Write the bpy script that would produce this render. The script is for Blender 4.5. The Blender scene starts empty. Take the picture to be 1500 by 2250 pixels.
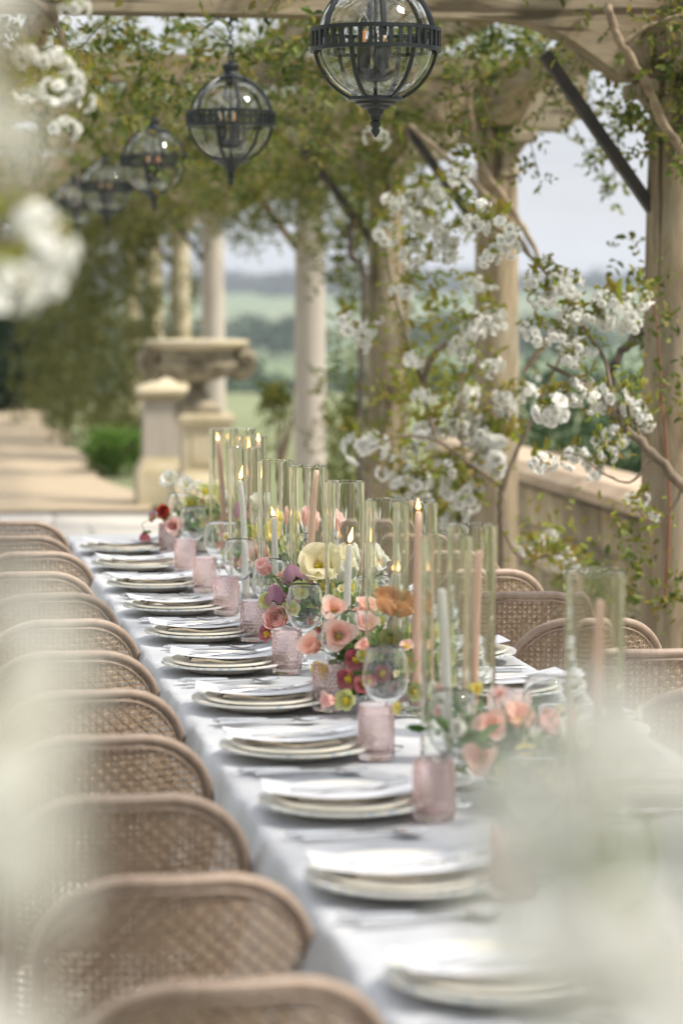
import bpy, math, random
import numpy as np
from mathutils import Vector, Matrix
PI = math.pi
rng = np.random.default_rng(7)
random.seed(7)
sc = bpy.context.scene
col = sc.collection

# ------------------------------------------------------------------ camera, sky, sun, exposure
F = 5600.0                       # focal length in pixels of a 1500 x 2250 frame
YAW, PITCH = math.atan(950 / F), math.atan(475 / F)
CAMZ = 1.6
cam_d = bpy.data.cameras.new('camera')
cam_d.sensor_fit = 'VERTICAL'; cam_d.sensor_height = 36.0; cam_d.sensor_width = 24.0
cam_d.lens = F / 2250 * 36
cam_d.clip_start = 0.05; cam_d.clip_end = 6000
cam_d.dof.use_dof = True; cam_d.dof.focus_distance = 6.15
cam_d.dof.aperture_fstop = (cam_d.lens / 1000) / 0.031
cam = bpy.data.objects.new('camera', cam_d); col.objects.link(cam)
cam.location = (0, 0, CAMZ); cam.rotation_euler = (PI / 2 - PITCH, 0, -YAW)
sc.camera = cam
SUN_EL, SUN_AZ = math.radians(50), math.radians(114)      # azimuth measured from +Y towards +X
w = bpy.data.worlds.new('World'); sc.world = w; w.use_nodes = True
nt = w.node_tree; nt.nodes.clear()
sky = nt.nodes.new('ShaderNodeTexSky'); sky.sky_type = 'NISHITA'; sky.sun_disc = False
sky.sun_elevation = SUN_EL; sky.sun_rotation = SUN_AZ; sky.air_density = 1.0; sky.dust_density = 2.0; sky.ozone_density = 1.0
tc = nt.nodes.new('ShaderNodeTexCoord')
mp = nt.nodes.new('ShaderNodeMapping'); mp.inputs['Scale'].default_value = (1.6, 1.6, 6.0)
nz = nt.nodes.new('ShaderNodeTexNoise'); nz.inputs['Scale'].default_value = 2.2; nz.inputs['Detail'].default_value = 5; nz.inputs['Roughness'].default_value = 0.55
rp = nt.nodes.new('ShaderNodeValToRGB')
rp.color_ramp.elements[0].position = 0.30; rp.color_ramp.elements[0].color = (2.55, 2.67, 2.95, 1)
rp.color_ramp.elements[1].position = 0.72; rp.color_ramp.elements[1].color = (4.0, 4.03, 4.1, 1)
mx = nt.nodes.new('ShaderNodeMix'); mx.data_type = 'RGBA'; mx.inputs[0].default_value = 0.90
bg = nt.nodes.new('ShaderNodeBackground'); bg.inputs['Strength'].default_value = 0.075
out = nt.nodes.new('ShaderNodeOutputWorld')
L = nt.links.new
L(tc.outputs['Generated'], mp.inputs['Vector']); L(mp.outputs['Vector'], nz.inputs['Vector']); L(nz.outputs['Fac'], rp.inputs['Fac'])
L(sky.outputs[0], mx.inputs[6]); # an overcast sky is three times as bright overhead as at the horizon (standard overcast sky)
sz = nt.nodes.new('ShaderNodeSeparateXYZ'); cl_ = nt.nodes.new('ShaderNodeMath'); cl_.operation = 'MULTIPLY_ADD'; cl_.use_clamp = False; cl_.inputs[1].default_value = 2.0; cl_.inputs[2].default_value = 1.0
mxz = nt.nodes.new('ShaderNodeMath'); mxz.operation = 'MAXIMUM'; mxz.inputs[1].default_value = 0.0; vsc = nt.nodes.new('ShaderNodeVectorMath'); vsc.operation = 'SCALE'
L(tc.outputs['Generated'], sz.inputs[0]); L(sz.outputs['Z'], mxz.inputs[0]); L(mxz.outputs[0], cl_.inputs[0])
L(rp.outputs['Color'], vsc.inputs[0]); L(cl_.outputs[0], vsc.inputs['Scale']); L(vsc.outputs[0], mx.inputs[7]); L(mx.outputs[2], bg.inputs['Color']); L(bg.outputs[0], out.inputs['Surface'])
sun_d = bpy.data.lights.new('sun', 'SUN'); sun_d.energy = 2.4; sun_d.angle = math.radians(9); sun_d.color = (1.0, 0.93, 0.82)
sun = bpy.data.objects.new('sun', sun_d); col.objects.link(sun)
sdir = Vector((math.sin(SUN_AZ) * math.cos(SUN_EL), math.cos(SUN_AZ) * math.cos(SUN_EL), math.sin(SUN_EL)))
sun.rotation_euler = sdir.to_track_quat('Z', 'Y').to_euler()
vs = sc.view_settings; vs.view_transform = 'Standard'; vs.look = 'None'; vs.gamma = 1.0; vs.exposure = 1.47; vs.use_curve_mapping = False
cy = sc.cycles
cy.use_denoising = True; cy.denoiser = 'OPENIMAGEDENOISE'
cy.max_bounces = 14; cy.transmission_bounces = 14; cy.transparent_max_bounces = 16; cy.diffuse_bounces = 6; cy.glossy_bounces = 5
cy.volume_bounces = 0; cy.sample_clamp_indirect = 6.0; cy.blur_glossy = 0.6

# ------------------------------------------------------------------ helpers
ct, st = math.cos(YAW), math.sin(YAW); cp, sp_ = math.cos(PITCH), math.sin(PITCH)
RV = Vector((ct, -st, 0)); FV = Vector((st * cp, ct * cp, -sp_)); UV = Vector((st * sp_, ct * sp_, cp))
CAM = Vector((0, 0, CAMZ))
def W(px, py, D):                       # point of the place at distance D seen at (px, py)
    return CAM + FV * D + RV * ((px - 750) / F * D) - UV * ((py - 1125) / F * D)
def YD(X, D): return (D - st * X) / ct   # world Y of a point at lateral X and distance D

class MB:
    def __init__(s): s.v = []; s.f = []
    def add(s, vs_, fs):
        o = len(s.v); s.v.extend([tuple(p) for p in vs_]); s.f.extend([tuple(i + o for i in f) for f in fs])
    def box(s, c, d, rz=0.0, bev=0.0):
        x, y, z = d[0] / 2, d[1] / 2, d[2] / 2
        b = min(bev, x * .9, y * .9, z * .9)
        cs, sn = math.cos(rz), math.sin(rz)
        if b <= 0:
            P = [(i, j, k) for k in (-z, z) for i, j in ((-x, -y), (x, -y), (x, y), (-x, y))]
            Fs = [(3, 2, 1, 0), (4, 5, 6, 7), (0, 1, 5, 4), (1, 2, 6, 5), (2, 3, 7, 6), (3, 0, 4, 7)]
        else:
            P = []; Fs = []
            rings = [(-z, x - b, y - b), (-z + b, x, y), (z - b, x, y), (z, x - b, y - b)]
            for zz, a, c_ in rings:
                q = b * .7 if a == x else b * .3
                P += [(-a + q, -c_, zz), (a - q, -c_, zz), (a, -c_ + q, zz), (a, c_ - q, zz), (a - q, c_, zz), (-a + q, c_, zz), (-a, c_ - q, zz), (-a, -c_ + q, zz)]
            for r in range(3):
                for i in range(8):
                    j = (i + 1) % 8; Fs.append((r * 8 + i, r * 8 + j, r * 8 + 8 + j, r * 8 + 8 + i))
            Fs.append(tuple(range(7, -1, -1))); Fs.append(tuple(range(24, 32)))
        s.add([(c[0] + p[0] * cs - p[1] * sn, c[1] + p[0] * sn + p[1] * cs, c[2] + p[2]) for p in P], Fs)
    def lathe(s, prof, n=24, c=(0, 0, 0), mod=None, cap=True):
        P = []; Fs = []
        for k, (r, z) in enumerate(prof):
            for i in range(n):
                a = 2 * PI * i / n
                rr = r * (1 + (mod(a, k) if mod else 0))
                P.append((c[0] + rr * math.cos(a), c[1] + rr * math.sin(a), c[2] + z))
        m = len(prof)
        for k in range(m - 1):
            for i in range(n):
                j = (i + 1) % n; Fs.append((k * n + i, k * n + j, k * n + n + j, k * n + n + i))
        if cap:
            if prof[0][0] > 1e-6: Fs.append(tuple(range(n - 1, -1, -1)))
            if prof[-1][0] > 1e-6: Fs.append(tuple((m - 1) * n + i for i in range(n)))
        s.add(P, Fs)
    def tube(s, pts, rad, n=8, cap=True, flat=1.0):
        pts = [Vector(p) for p in pts]; m = len(pts)
        if not hasattr(rad, '__len__'): rad = [rad] * m
        P = []; Fs = []; up = None
        for k in range(m):
            t = (pts[min(k + 1, m - 1)] - pts[max(k - 1, 0)])
            if t.length < 1e-9: t = Vector((0, 0, 1))
            t.normalize()
            if up is None:
                up = Vector((0, 0, 1)) if abs(t.z) < .9 else Vector((1, 0, 0))
            a = t.cross(up)
            if a.length < 1e-6: a = t.orthogonal()
            a.normalize(); b = a.cross(t).normalized(); up = b
            for i in range(n):
                an = 2 * PI * i / n
                P.append(pts[k] + a * (math.cos(an) * rad[k] * flat) + b * (math.sin(an) * rad[k]))
        for k in range(m - 1):
            for i in range(n):
                j = (i + 1) % n; Fs.append((k * n + i, k * n + n + i, k * n + n + j, k * n + j))
        if cap: Fs.append(tuple(range(n))); Fs.append(tuple((m - 1) * n + i for i in range(n - 1, -1, -1)))
        s.add(P, Fs)
    def loft(s, secs, c=(0, 0, 0)):         # square sections (half width, z)
        P = []; Fs = []
        for h, z in secs: P += [(c[0] - h, c[1] - h, c[2] + z), (c[0] + h, c[1] - h, c[2] + z), (c[0] + h, c[1] + h, c[2] + z), (c[0] - h, c[1] + h, c[2] + z)]
        for k in range(len(secs) - 1):
            for i in range(4): j = (i + 1) % 4; Fs.append((k * 4 + i, k * 4 + j, k * 4 + 4 + j, k * 4 + 4 + i))
        Fs.append((3, 2, 1, 0)); m = len(secs) - 1; Fs.append((m * 4, m * 4 + 1, m * 4 + 2, m * 4 + 3)); s.add(P, Fs)
    def grid(s, fn, nu, nv):
        P = [fn(i / nu, j / nv) for i in range(nu + 1) for j in range(nv + 1)]
        Fs = [(i * (nv + 1) + j, (i + 1) * (nv + 1) + j, (i + 1) * (nv + 1) + j + 1, i * (nv + 1) + j + 1) for i in range(nu) for j in range(nv)]
        s.add(P, Fs)
    def prism(s, poly, axis, a0, a1):       # polygon extruded along an axis ('x' or 'y'); poly in the other two
        n = len(poly); P = []
        for a in (a0, a1):
            for p, q in poly: P.append((a, p, q) if axis == 'x' else (p, a, q))
        Fs = [tuple(range(n)), tuple(range(2 * n - 1, n - 1, -1))] + [((i + 1) % n, i, n + i, n + (i + 1) % n) for i in range(n)]
        s.add(P, Fs)
    def mesh(s, name, ang=40):
        me = bpy.data.meshes.new(name); me.from_pydata(s.v, [], s.f); me.validate(); me.update()
        if ang:
            me.polygons.foreach_set('use_smooth', [True] * len(me.polygons)); me.set_sharp_from_angle(angle=math.radians(ang))
        return me
    def build(s, name, mat, parent=None, loc=None, ang=40):
        return link(name, s.mesh(name, ang), mat, parent, loc)

def link(name, me, mat, parent=None, loc=None):
    o = bpy.data.objects.new(name, me); col.objects.link(o)
    if mat is not None and len(me.materials) == 0: me.materials.append(mat)
    if parent is not None: o.parent = parent
    if loc is not None: o.location = loc
    return o
def np_mesh(name, V, Q, smooth=False):
    me = bpy.data.meshes.new(name); V = np.asarray(V, dtype=np.float32); Q = np.asarray(Q, dtype=np.int32)
    k = Q.shape[1]
    me.vertices.add(len(V)); me.vertices.foreach_set('co', V.ravel())
    me.loops.add(Q.size); me.loops.foreach_set('vertex_index', Q.ravel())
    me.polygons.add(len(Q)); me.polygons.foreach_set('loop_start', np.arange(0, Q.size, k, dtype=np.int32))
    if smooth: me.polygons.foreach_set('use_smooth', np.ones(len(Q), dtype=bool))
    me.update(calc_edges=True); return me
def tag(o, label=None, cat=None, group=None, kind=None):
    if label: o['label'] = label
    if cat: o['category'] = cat
    if group: o['group'] = group
    if kind: o['kind'] = kind
    return o
def empty(name, loc=(0, 0, 0), rz=0.0):
    o = bpy.data.objects.new(name, None); col.objects.link(o); o.location = loc; o.rotation_euler = (0, 0, rz); o.empty_display_size = .05; return o
def copy_tree(o, parent=None):
    c = o.copy(); col.objects.link(c); c.parent = parent
    for ch in [x for x in KIDS.get(o.name, []) ]: copy_tree(ch, c)
    KIDS[c.name] = [x for x in c.children] if False else []
    return c
KIDS = {}
def freeze(o):                            # remember children before copying
    KIDS[o.name] = list(o.children)
    for ch in o.children: freeze(ch)
    return o
ORD = ['first', 'second', 'third', 'fourth', 'fifth', 'sixth', 'seventh', 'eighth', 'ninth', 'tenth', 'eleventh', 'twelfth', 'thirteenth']
def nth(i, n):
    return 'nearest' if i == 0 else ('farthest' if i == n - 1 else ORD[i] + ' nearest')

# ------------------------------------------------------------------ materials
def nodes(name):
    m = bpy.data.materials.new(name); m.use_nodes = True; n = m.node_tree; b = n.nodes['Principled BSDF']; return m, n, b
def mat(name, c1, c2=None, rough=.6, scale=8, stretch=(1, 1, 1), bump=0, bscale=None, metal=0, spec=.5, detail=5, sub=0, lo=.35, hi=.65, coords='Object', vary=0):
    m, n, b = nodes(name)
    b.inputs['Roughness'].default_value = rough; b.inputs['Metallic'].default_value = metal; b.inputs['Specular IOR Level'].default_value = spec
    b.inputs['Base Color'].default_value = (*c1, 1)
    if sub: b.inputs['Subsurface Weight'].default_value = sub; b.inputs['Subsurface Radius'].default_value = (.01, .007, .004)
    if c2 or bump:
        t = n.nodes.new('ShaderNodeTexCoord'); mp_ = n.nodes.new('ShaderNodeMapping'); mp_.inputs['Scale'].default_value = stretch
        n.links.new(t.outputs[coords], mp_.inputs['Vector'])
    if c2:
        z = n.nodes.new('ShaderNodeTexNoise'); z.inputs['Scale'].default_value = scale; z.inputs['Detail'].default_value = detail; z.inputs['Roughness'].default_value = .6
        r = n.nodes.new('ShaderNodeValToRGB'); r.color_ramp.elements[0].color = (*c1, 1); r.color_ramp.elements[1].color = (*c2, 1)
        r.color_ramp.elements[0].position = lo; r.color_ramp.elements[1].position = hi
        n.links.new(mp_.outputs[0], z.inputs['Vector']); n.links.new(z.outputs['Fac'], r.inputs['Fac']); n.links.new(r.outputs['Color'], b.inputs['Base Color'])
        if vary:
            oi = n.nodes.new('ShaderNodeObjectInfo'); mr = n.nodes.new('ShaderNodeMapRange'); mr.inputs[3].default_value = 1 - vary; mr.inputs[4].default_value = 1 + vary; hs = n.nodes.new('ShaderNodeHueSaturation')
            n.links.new(oi.outputs['Random'], mr.inputs[0]); n.links.new(mr.outputs[0], hs.inputs['Value']); n.links.new(r.outputs['Color'], hs.inputs['Color']); n.links.new(hs.outputs[0], b.inputs['Base Color'])
    if bump:
        z2 = n.nodes.new('ShaderNodeTexNoise'); z2.inputs['Scale'].default_value = bscale or scale * 3; z2.inputs['Detail'].default_value = 4
        bp = n.nodes.new('ShaderNodeBump'); bp.inputs['Strength'].default_value = bump; bp.inputs['Distance'].default_value = .01
        n.links.new(mp_.outputs[0], z2.inputs['Vector']); n.links.new(z2.outputs['Fac'], bp.inputs['Height']); n.links.new(bp.outputs[0], b.inputs['Normal'])
    return m
def leafmat(name, cols, trans=.35, rough=.5, vmul=1.5):
    if max(cols[0]) > .5: vmul = 1.0
    m, n, b = nodes(name)
    g = n.nodes.new('ShaderNodeNewGeometry'); r = n.nodes.new('ShaderNodeValToRGB'); cr = r.color_ramp
    while len(cr.elements) < len(cols): cr.elements.new(.5)
    for i, c in enumerate(cols): cr.elements[i].position = i / max(1, len(cols) - 1); cr.elements[i].color = (*c, 1)
    n.links.new(g.outputs['Random Per Island'], r.inputs['Fac']); n.links.new(r.outputs['Color'], b.inputs['Base Color'])
    b.inputs['Roughness'].default_value = rough; b.inputs['Specular IOR Level'].default_value = .2
    t = n.nodes.new('ShaderNodeBsdfTranslucent'); ms = n.nodes.new('ShaderNodeMixShader'); ms.inputs[0].default_value = trans
    hs = n.nodes.new('ShaderNodeHueSaturation'); hs.inputs['Value'].default_value = vmul; hs.inputs['Saturation'].default_value = 1.1
    n.links.new(r.outputs['Color'], hs.inputs['Color']); n.links.new(hs.outputs[0], t.inputs['Color'])
    o = n.nodes['Material Output']; n.links.new(b.outputs[0], ms.inputs[1]); n.links.new(t.outputs[0], ms.inputs[2]); n.links.new(ms.outputs[0], o.inputs['Surface'])
    return m
def glassmat(name, c=(1, 1, 1), rough=0.0, ior=1.45, bump=0, bscale=40):
    m, n, b = nodes(name); n.nodes.remove(b); g = n.nodes.new('ShaderNodeBsdfGlass'); g.inputs['Color'].default_value = (*c, 1); g.inputs['Roughness'].default_value = rough; g.inputs['IOR'].default_value = ior
    if bump:
        t = n.nodes.new('ShaderNodeTexCoord'); z = n.nodes.new('ShaderNodeTexVoronoi'); z.inputs['Scale'].default_value = bscale
        bp = n.nodes.new('ShaderNodeBump'); bp.inputs['Strength'].default_value = bump; bp.inputs['Distance'].default_value = .002
        n.links.new(t.outputs['Object'], z.inputs['Vector']); n.links.new(z.outputs['Distance'], bp.inputs['Height']); n.links.new(bp.outputs[0], g.inputs['Normal'])
    n.links.new(g.outputs[0], n.nodes['Material Output'].inputs['Surface']); return m
def emit(name, c, s):
    m, n, b = nodes(name); b.inputs['Base Color'].default_value = (*c, 1); b.inputs['Emission Color'].default_value = (*c, 1); b.inputs['Emission Strength'].default_value = s; return m
M = {}
M['cane'] = mat('cane', (.25, .175, .115), (.35, .26, .18), .55, 30, bump=.3, bscale=160, vary=.10)
M['chair_wood'] = mat('chair_wood', (.25, .18, .13), (.36, .275, .215), .55, 24, (1, 1, .3), bump=.25, bscale=60, vary=.10)
M['seat'] = mat('seat_fabric', (.55, .5, .43), (.6, .56, .5), .9, 60, bump=.2)
M['cloth'] = mat('linen_cloth', (.43, .44, .46), (.51, .515, .53), .95, 5, bump=.55, bscale=26, spec=.15)
M['china'] = mat('cream_china', (.76, .71, .60), (.80, .76, .66), .22, 9)
M['napkin'] = mat('napkin_linen', (.36, .31, .24), (.50, .45, .37), .95, 40, bump=.4, bscale=90, spec=.1)
M['card'] = mat('card_paper', (.64, .645, .67), (.60, .605, .63), .85, 30)
M['silver'] = mat('silver', (.62, .62, .62), None, .2, metal=1)
M['glass'] = glassmat('clear_glass', (.985, .99, .985))
M['hglass'] = glassmat('hurricane_glass', (.985, .988, .982))
M['pink_glass'] = glassmat('pink_glass', (1.0, .958, .953), .0, 1.30)
pn = M['pink_glass'].node_tree; tb = pn.nodes.new('ShaderNodeBsdfTranslucent'); tb.inputs[0].default_value = (1.0, .74, .71, 1); pm = pn.nodes.new('ShaderNodeMixShader'); pm.inputs[0].default_value = .09; go = pn.nodes['Material Output']
pn.links.new(go.inputs['Surface'].links[0].from_socket, pm.inputs[1]); pn.links.new(tb.outputs[0], pm.inputs[2]); pn.links.new(pm.outputs[0], go.inputs['Surface'])
M['seeded'] = glassmat('seeded_glass', (.96, .97, .96), 0, 1.45, .25, 34)
M['wax'] = mat('white_wax', (.88, .85, .78), None, .45, sub=.25)
M['peach_wax'] = mat('peach_wax', (.84, .56, .42), None, .45, sub=.25)
M['wick'] = mat('wick', (.03, .025, .02))
M['flame'] = emit('flame', (1.0, .50, .15), 3.4)
M['filament'] = emit('filament', (1.0, .40, .14), .12)
M['iron'] = mat('black_iron', (.012, .016, .020), (.02, .026, .031), .42, 20, bump=.08)
M['strut'] = mat('strut_iron', (.018, .015, .016), (.035, .027, .024), .6, 12, bump=.2)
M['rust'] = mat('rusty_strut', (.16, .06, .03), (.24, .10, .055), .75, 12, bump=.2)
def oakmat(name, ax):
    m, n, b = nodes(name); t = n.nodes.new('ShaderNodeTexCoord'); lk = n.links.new
    def noise(st, sc_, det=6, rgh=.6):
        mp_ = n.nodes.new('ShaderNodeMapping'); mp_.inputs['Scale'].default_value = st; z = n.nodes.new('ShaderNodeTexNoise'); z.inputs['Scale'].default_value = sc_; z.inputs['Detail'].default_value = det; z.inputs['Roughness'].default_value = rgh; z.inputs['Distortion'].default_value = .6
        lk(t.outputs['Object'], mp_.inputs[0]); lk(mp_.outputs[0], z.inputs['Vector']); return z
    def st(a, c): return tuple(c if i == ax else a for i in range(3))
    def ramp(z, stops):
        r = n.nodes.new('ShaderNodeValToRGB'); e = r.color_ramp.elements
        while len(e) < len(stops): e.new(.5)
        for q, (p, c) in enumerate(stops): e[q].position = p; e[q].color = (*c, 1)
        lk(z.outputs['Fac'], r.inputs['Fac']); return r
    g = ramp(noise(st(6, 1.1), 3.4, 8, .7), [(.28, (.11, .082, .05)), (.45, (.225, .175, .11)), (.7, (.38, .315, .22))])
    p = ramp(noise((1, 1, 1), 2.4), [(.42, (.0, .0, .0)), (.66, (.75, .75, .75))]); cr = ramp(noise(st(9, .5), 2.0, 3, .5), [(.0, (.25, .25, .25)), (.36, (.35, .33, .3)), (.42, (1, 1, 1))])
    m1 = n.nodes.new('ShaderNodeMix'); m1.data_type = 'RGBA'; m1.inputs[7].default_value = (.27, .245, .185, 1); lk(p.outputs['Color'], m1.inputs[0]); lk(g.outputs['Color'], m1.inputs[6])
    m2 = n.nodes.new('ShaderNodeMix'); m2.data_type = 'RGBA'; m2.blend_type = 'MULTIPLY'; m2.inputs[0].default_value = 1; lk(m1.outputs[2], m2.inputs[6]); lk(cr.outputs['Color'], m2.inputs[7])
    lk(m2.outputs[2], b.inputs['Base Color']); b.inputs['Roughness'].default_value = .85; b.inputs['Specular IOR Level'].default_value = .2
    bp = n.nodes.new('ShaderNodeBump'); bp.inputs['Strength'].default_value = .8; bp.inputs['Distance'].default_value = .012; lk(m2.outputs[2], bp.inputs['Height']); lk(bp.outputs[0], b.inputs['Normal']); return m
M['oak'], M['oak_x'], M['oak_y'] = oakmat('weathered_oak', 2), oakmat('oak_cross', 0), oakmat('oak_long', 1)
M['pale'] = mat('pale_stone', (.36, .32, .27), (.42, .375, .32), .85, 3, (3, 3, .8), bump=.2)
M['ystone'] = mat('yellow_stone', (.36, .30, .18), (.52, .46, .34), .9, 3.5, bump=.4, lo=.3, hi=.7)
M['ustone'] = mat('lichen_stone', (.10, .085, .055), (.38, .33, .235), .95, 7, bump=.8, bscale=25, lo=.32, hi=.68)
M['wallstone'] = mat('wall_stone', (.19, .15, .085), (.46, .385, .255), .92, 4, bump=.6, bscale=18, lo=.3, hi=.68, coords='Object', vary=.35)
M['coping'] = mat('coping_stone', (.33, .245, .165), (.44, .345, .25), .9, 5, bump=.4, vary=.15)
M['slab'] = mat('paving_stone', (.42, .39, .34), (.54, .51, .46), .9, 4, bump=.3, vary=.15)
M['mortar'] = mat('mortar', (.25, .22, .18), (.3, .27, .22), .95, 10)
M['gravel'] = mat('gravel', (.28, .22, .145), (.42, .34, .235), .95, 60, bump=.6, bscale=120, lo=.3, hi=.7)
M['bark'] = mat('bark', (.10, .075, .05), (.22, .17, .115), .85, 14, (1, 1, .4), bump=.7, bscale=40)
M['vine'] = mat('vine_bark', (.16, .115, .075), (.32, .25, .17), .85, 20, bump=.5, bscale=50)
M['dark_bark'] = mat('dark_bark', (.035, .028, .022), (.08, .06, .045), .8, 20, bump=.5)
M['twig'] = mat('twig', (.11, .085, .04), (.2, .15, .08), .8, 20)
M['stem'] = mat('green_stem', (.13, .20, .05), (.2, .28, .09), .5, 20)
M['leaf_rose'] = leafmat('rose_leaves', [(.028, .048, .010), (.065, .095, .018), (.125, .155, .03), (.21, .17, .045), (.05, .08, .015), (.17, .20, .045)], .32)
M['leaf_shrub'] = leafmat('shrub_leaves', [(.04, .06, .016), (.085, .10, .026), (.13, .13, .038), (.10, .085, .03)], .28)  # muted olive and bronze greens of the shrubs and bushy climbers
M['leaf_fresh'] = leafmat('fresh_leaves', [(.07, .14, .025), (.12, .21, .045), (.09, .16, .03)])
M['leaf_cherry'] = leafmat('cherry_leaves', [(.16, .20, .035), (.24, .27, .05), (.24, .17, .05), (.13, .17, .03)], .4)
M['leaf_dark'] = leafmat('evergreen_leaves', [(.010, .022, .010), (.02, .04, .018), (.03, .05, .02)], .15)
M['leaf_bush'] = leafmat('laurel_leaves', [(.02, .045, .02), (.04, .075, .03), (.055, .09, .035)], .2)
M['leaf_table'] = leafmat('flower_leaves', [(.05, .12, .025), (.09, .18, .04), (.14, .22, .06)], .3)
M['petal_white'] = leafmat('white_petals', [(.90, .90, .87), (.93, .93, .91), (.89, .89, .85)], .5)
def petal(name, cs): M[name] = leafmat('petal_' + name, cs, .5, .6)
petal('cream', [(.84, .78, .55), (.86, .81, .62)]); petal('orange', [(.97, .64, .36), (.97, .68, .42)]); petal('peach', [(.92, .63, .53), (.93, .72, .63)])
petal('pink', [(.88, .60, .56), (.92, .74, .69)]); petal('burg', [(.36, .10, .13), (.50, .20, .21)]); petal('green', [(.55, .60, .25), (.68, .70, .38)])
petal('yellow', [(.88, .77, .26), (.90, .82, .40)]); petal('purple', [(.34, .17, .25), (.48, .30, .37)]); petal('red', [(.58, .10, .07), (.66, .17, .12)]); petal('white', [(.84, .83, .78), (.82, .81, .72)])
M['stamen'] = mat('stamen', (.75, .50, .03), (.62, .62, .08), .7, 200)
M['grass'] = mat('lawn', (.125, .145, .062), (.165, .18, .085), .95, .12)

# charger rim with a faint blue pattern
m, n, b = nodes('patterned_china'); t = n.nodes.new('ShaderNodeTexCoord'); vz = n.nodes.new('ShaderNodeTexVoronoi'); vz.inputs['Scale'].default_value = 60
sx = n.nodes.new('ShaderNodeVectorMath'); sx.operation = 'LENGTH'; gt = n.nodes.new('ShaderNodeMapRange'); gt.inputs[1].default_value = .105; gt.inputs[2].default_value = .112
r = n.nodes.new('ShaderNodeValToRGB'); r.color_ramp.elements[0].color = (.46, .55, .62, 1); r.color_ramp.elements[1].color = (.78, .76, .69, 1); r.color_ramp.elements[0].position = .2; r.color_ramp.elements[1].position = .45
mx2 = n.nodes.new('ShaderNodeMix'); mx2.data_type = 'RGBA'; mx2.inputs[6].default_value = (.78, .73, .62, 1)
n.links.new(t.outputs['Object'], vz.inputs['Vector']); n.links.new(t.outputs['Object'], sx.inputs[0]); n.links.new(sx.outputs['Value'], gt.inputs[0]); n.links.new(vz.outputs['Distance'], r.inputs['Fac'])
n.links.new(gt.outputs[0], mx2.inputs[0]); n.links.new(r.outputs['Color'], mx2.inputs[7]); n.links.new(mx2.outputs[2], b.inputs['Base Color']); b.inputs['Roughness'].default_value = .22
M['charger'] = m
# fields: patches of green
m, n, b = nodes('far_fields'); t = n.nodes.new('ShaderNodeTexCoord'); mp_ = n.nodes.new('ShaderNodeMapping'); mp_.inputs['Scale'].default_value = (.0042, .0030, .004)
vz = n.nodes.new('ShaderNodeTexVoronoi'); vz.inputs['Scale'].default_value = 1.0; r = n.nodes.new('ShaderNodeValToRGB'); cr = r.color_ramp; cr.elements[0].color = (.08, .115, .05, 1); cr.elements[1].color = (.14, .155, .085, 1)
e = cr.elements.new(.45); e.color = (.11, .15, .06, 1)
n.links.new(t.outputs['Object'], mp_.inputs[0]); n.links.new(mp_.outputs[0], vz.inputs['Vector']); sepc = n.nodes.new('ShaderNodeSeparateColor'); n.links.new(vz.outputs['Color'], sepc.inputs[0]); n.links.new(sepc.outputs[0], r.inputs['Fac'])
n.links.new(r.outputs['Color'], b.inputs['Base Color']); b.inputs['Roughness'].default_value = 1; M['fields'] = m

# ------------------------------------------------------------------ leaf builders
def leaf_quads(pos, d, up, ln, wd):
    pos, d, up = (np.asarray(a, float) for a in (pos, d, up)); N = len(pos)
    d = d / (np.linalg.norm(d, axis=1, keepdims=True) + 1e-9)
    s = np.cross(d, up); s /= (np.linalg.norm(s, axis=1, keepdims=True) + 1e-9); nn = np.cross(s, d)
    ln = np.asarray(ln).reshape(-1, 1) * np.ones((N, 1)); wd = ln * wd
    V = np.empty((N, 6, 3))
    V[:, 0] = pos; V[:, 3] = pos + d * ln - nn * ln * .08
    for i, (a, sg) in enumerate(((.33, 1), (.72, 1))):
        ww = (1.0, .72)[i]
        V[:, 1 + i] = pos + d * ln * a + s * wd * ww * .5 + nn * ln * .09
        V[:, 5 - i] = pos + d * ln * a - s * wd * ww * .5 + nn * ln * .09
    b = (np.arange(N) * 6)[:, None]
    Q = np.concatenate([b + np.array([[0, 1, 2, 3]]), b + np.array([[0, 3, 4, 5]])])
    return V.reshape(-1, 3), Q
def rand_dirs(N, zb=0.0):
    v = rng.normal(size=(N, 3)); v[:, 2] += zb; return v / np.linalg.norm(v, axis=1, keepdims=True)
def sprigs(pos, d, ln):
    """compound leaves: five leaflets along a short stalk"""
    N = len(pos); d = d / (np.linalg.norm(d, axis=1, keepdims=True) + 1e-9); up = rand_dirs(N, 1.5)
    s = np.cross(d, up); s /= (np.linalg.norm(s, axis=1, keepdims=True) + 1e-9)
    ln = np.asarray(ln).reshape(-1, 1) * np.ones((N, 1)); P = []; Dd = []; U = []; Ls = []
    for tt, sd in ((.7, 1), (.7, -1), (1.5, 1), (1.5, -1), (2.1, 0)):
        P.append(pos + d * ln * tt); q = d * (.55 if sd else 1) + s * sd * .85 + rng.normal(size=(N, 3)) * .18; Dd.append(q); U.append(up + rng.normal(size=(N, 3)) * .35); Ls.append(ln * rng.uniform(.75, 1.15, (N, 1)))
    return np.concatenate(P), np.concatenate(Dd), np.concatenate(U), np.concatenate(Ls)
def leaf_obj(name, pos, d, up, ln, wd, material, parent=None):
    V, Q = leaf_quads(pos, d, up, ln, wd); return link(name, np_mesh(name, V, Q), material, parent)
def blob_points(c, rad, N, shell=.5):
    v = rand_dirs(N); r = shell + (1 - shell) * rng.random((N, 1)); return np.array(c) + v * r * np.array(rad)

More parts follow.
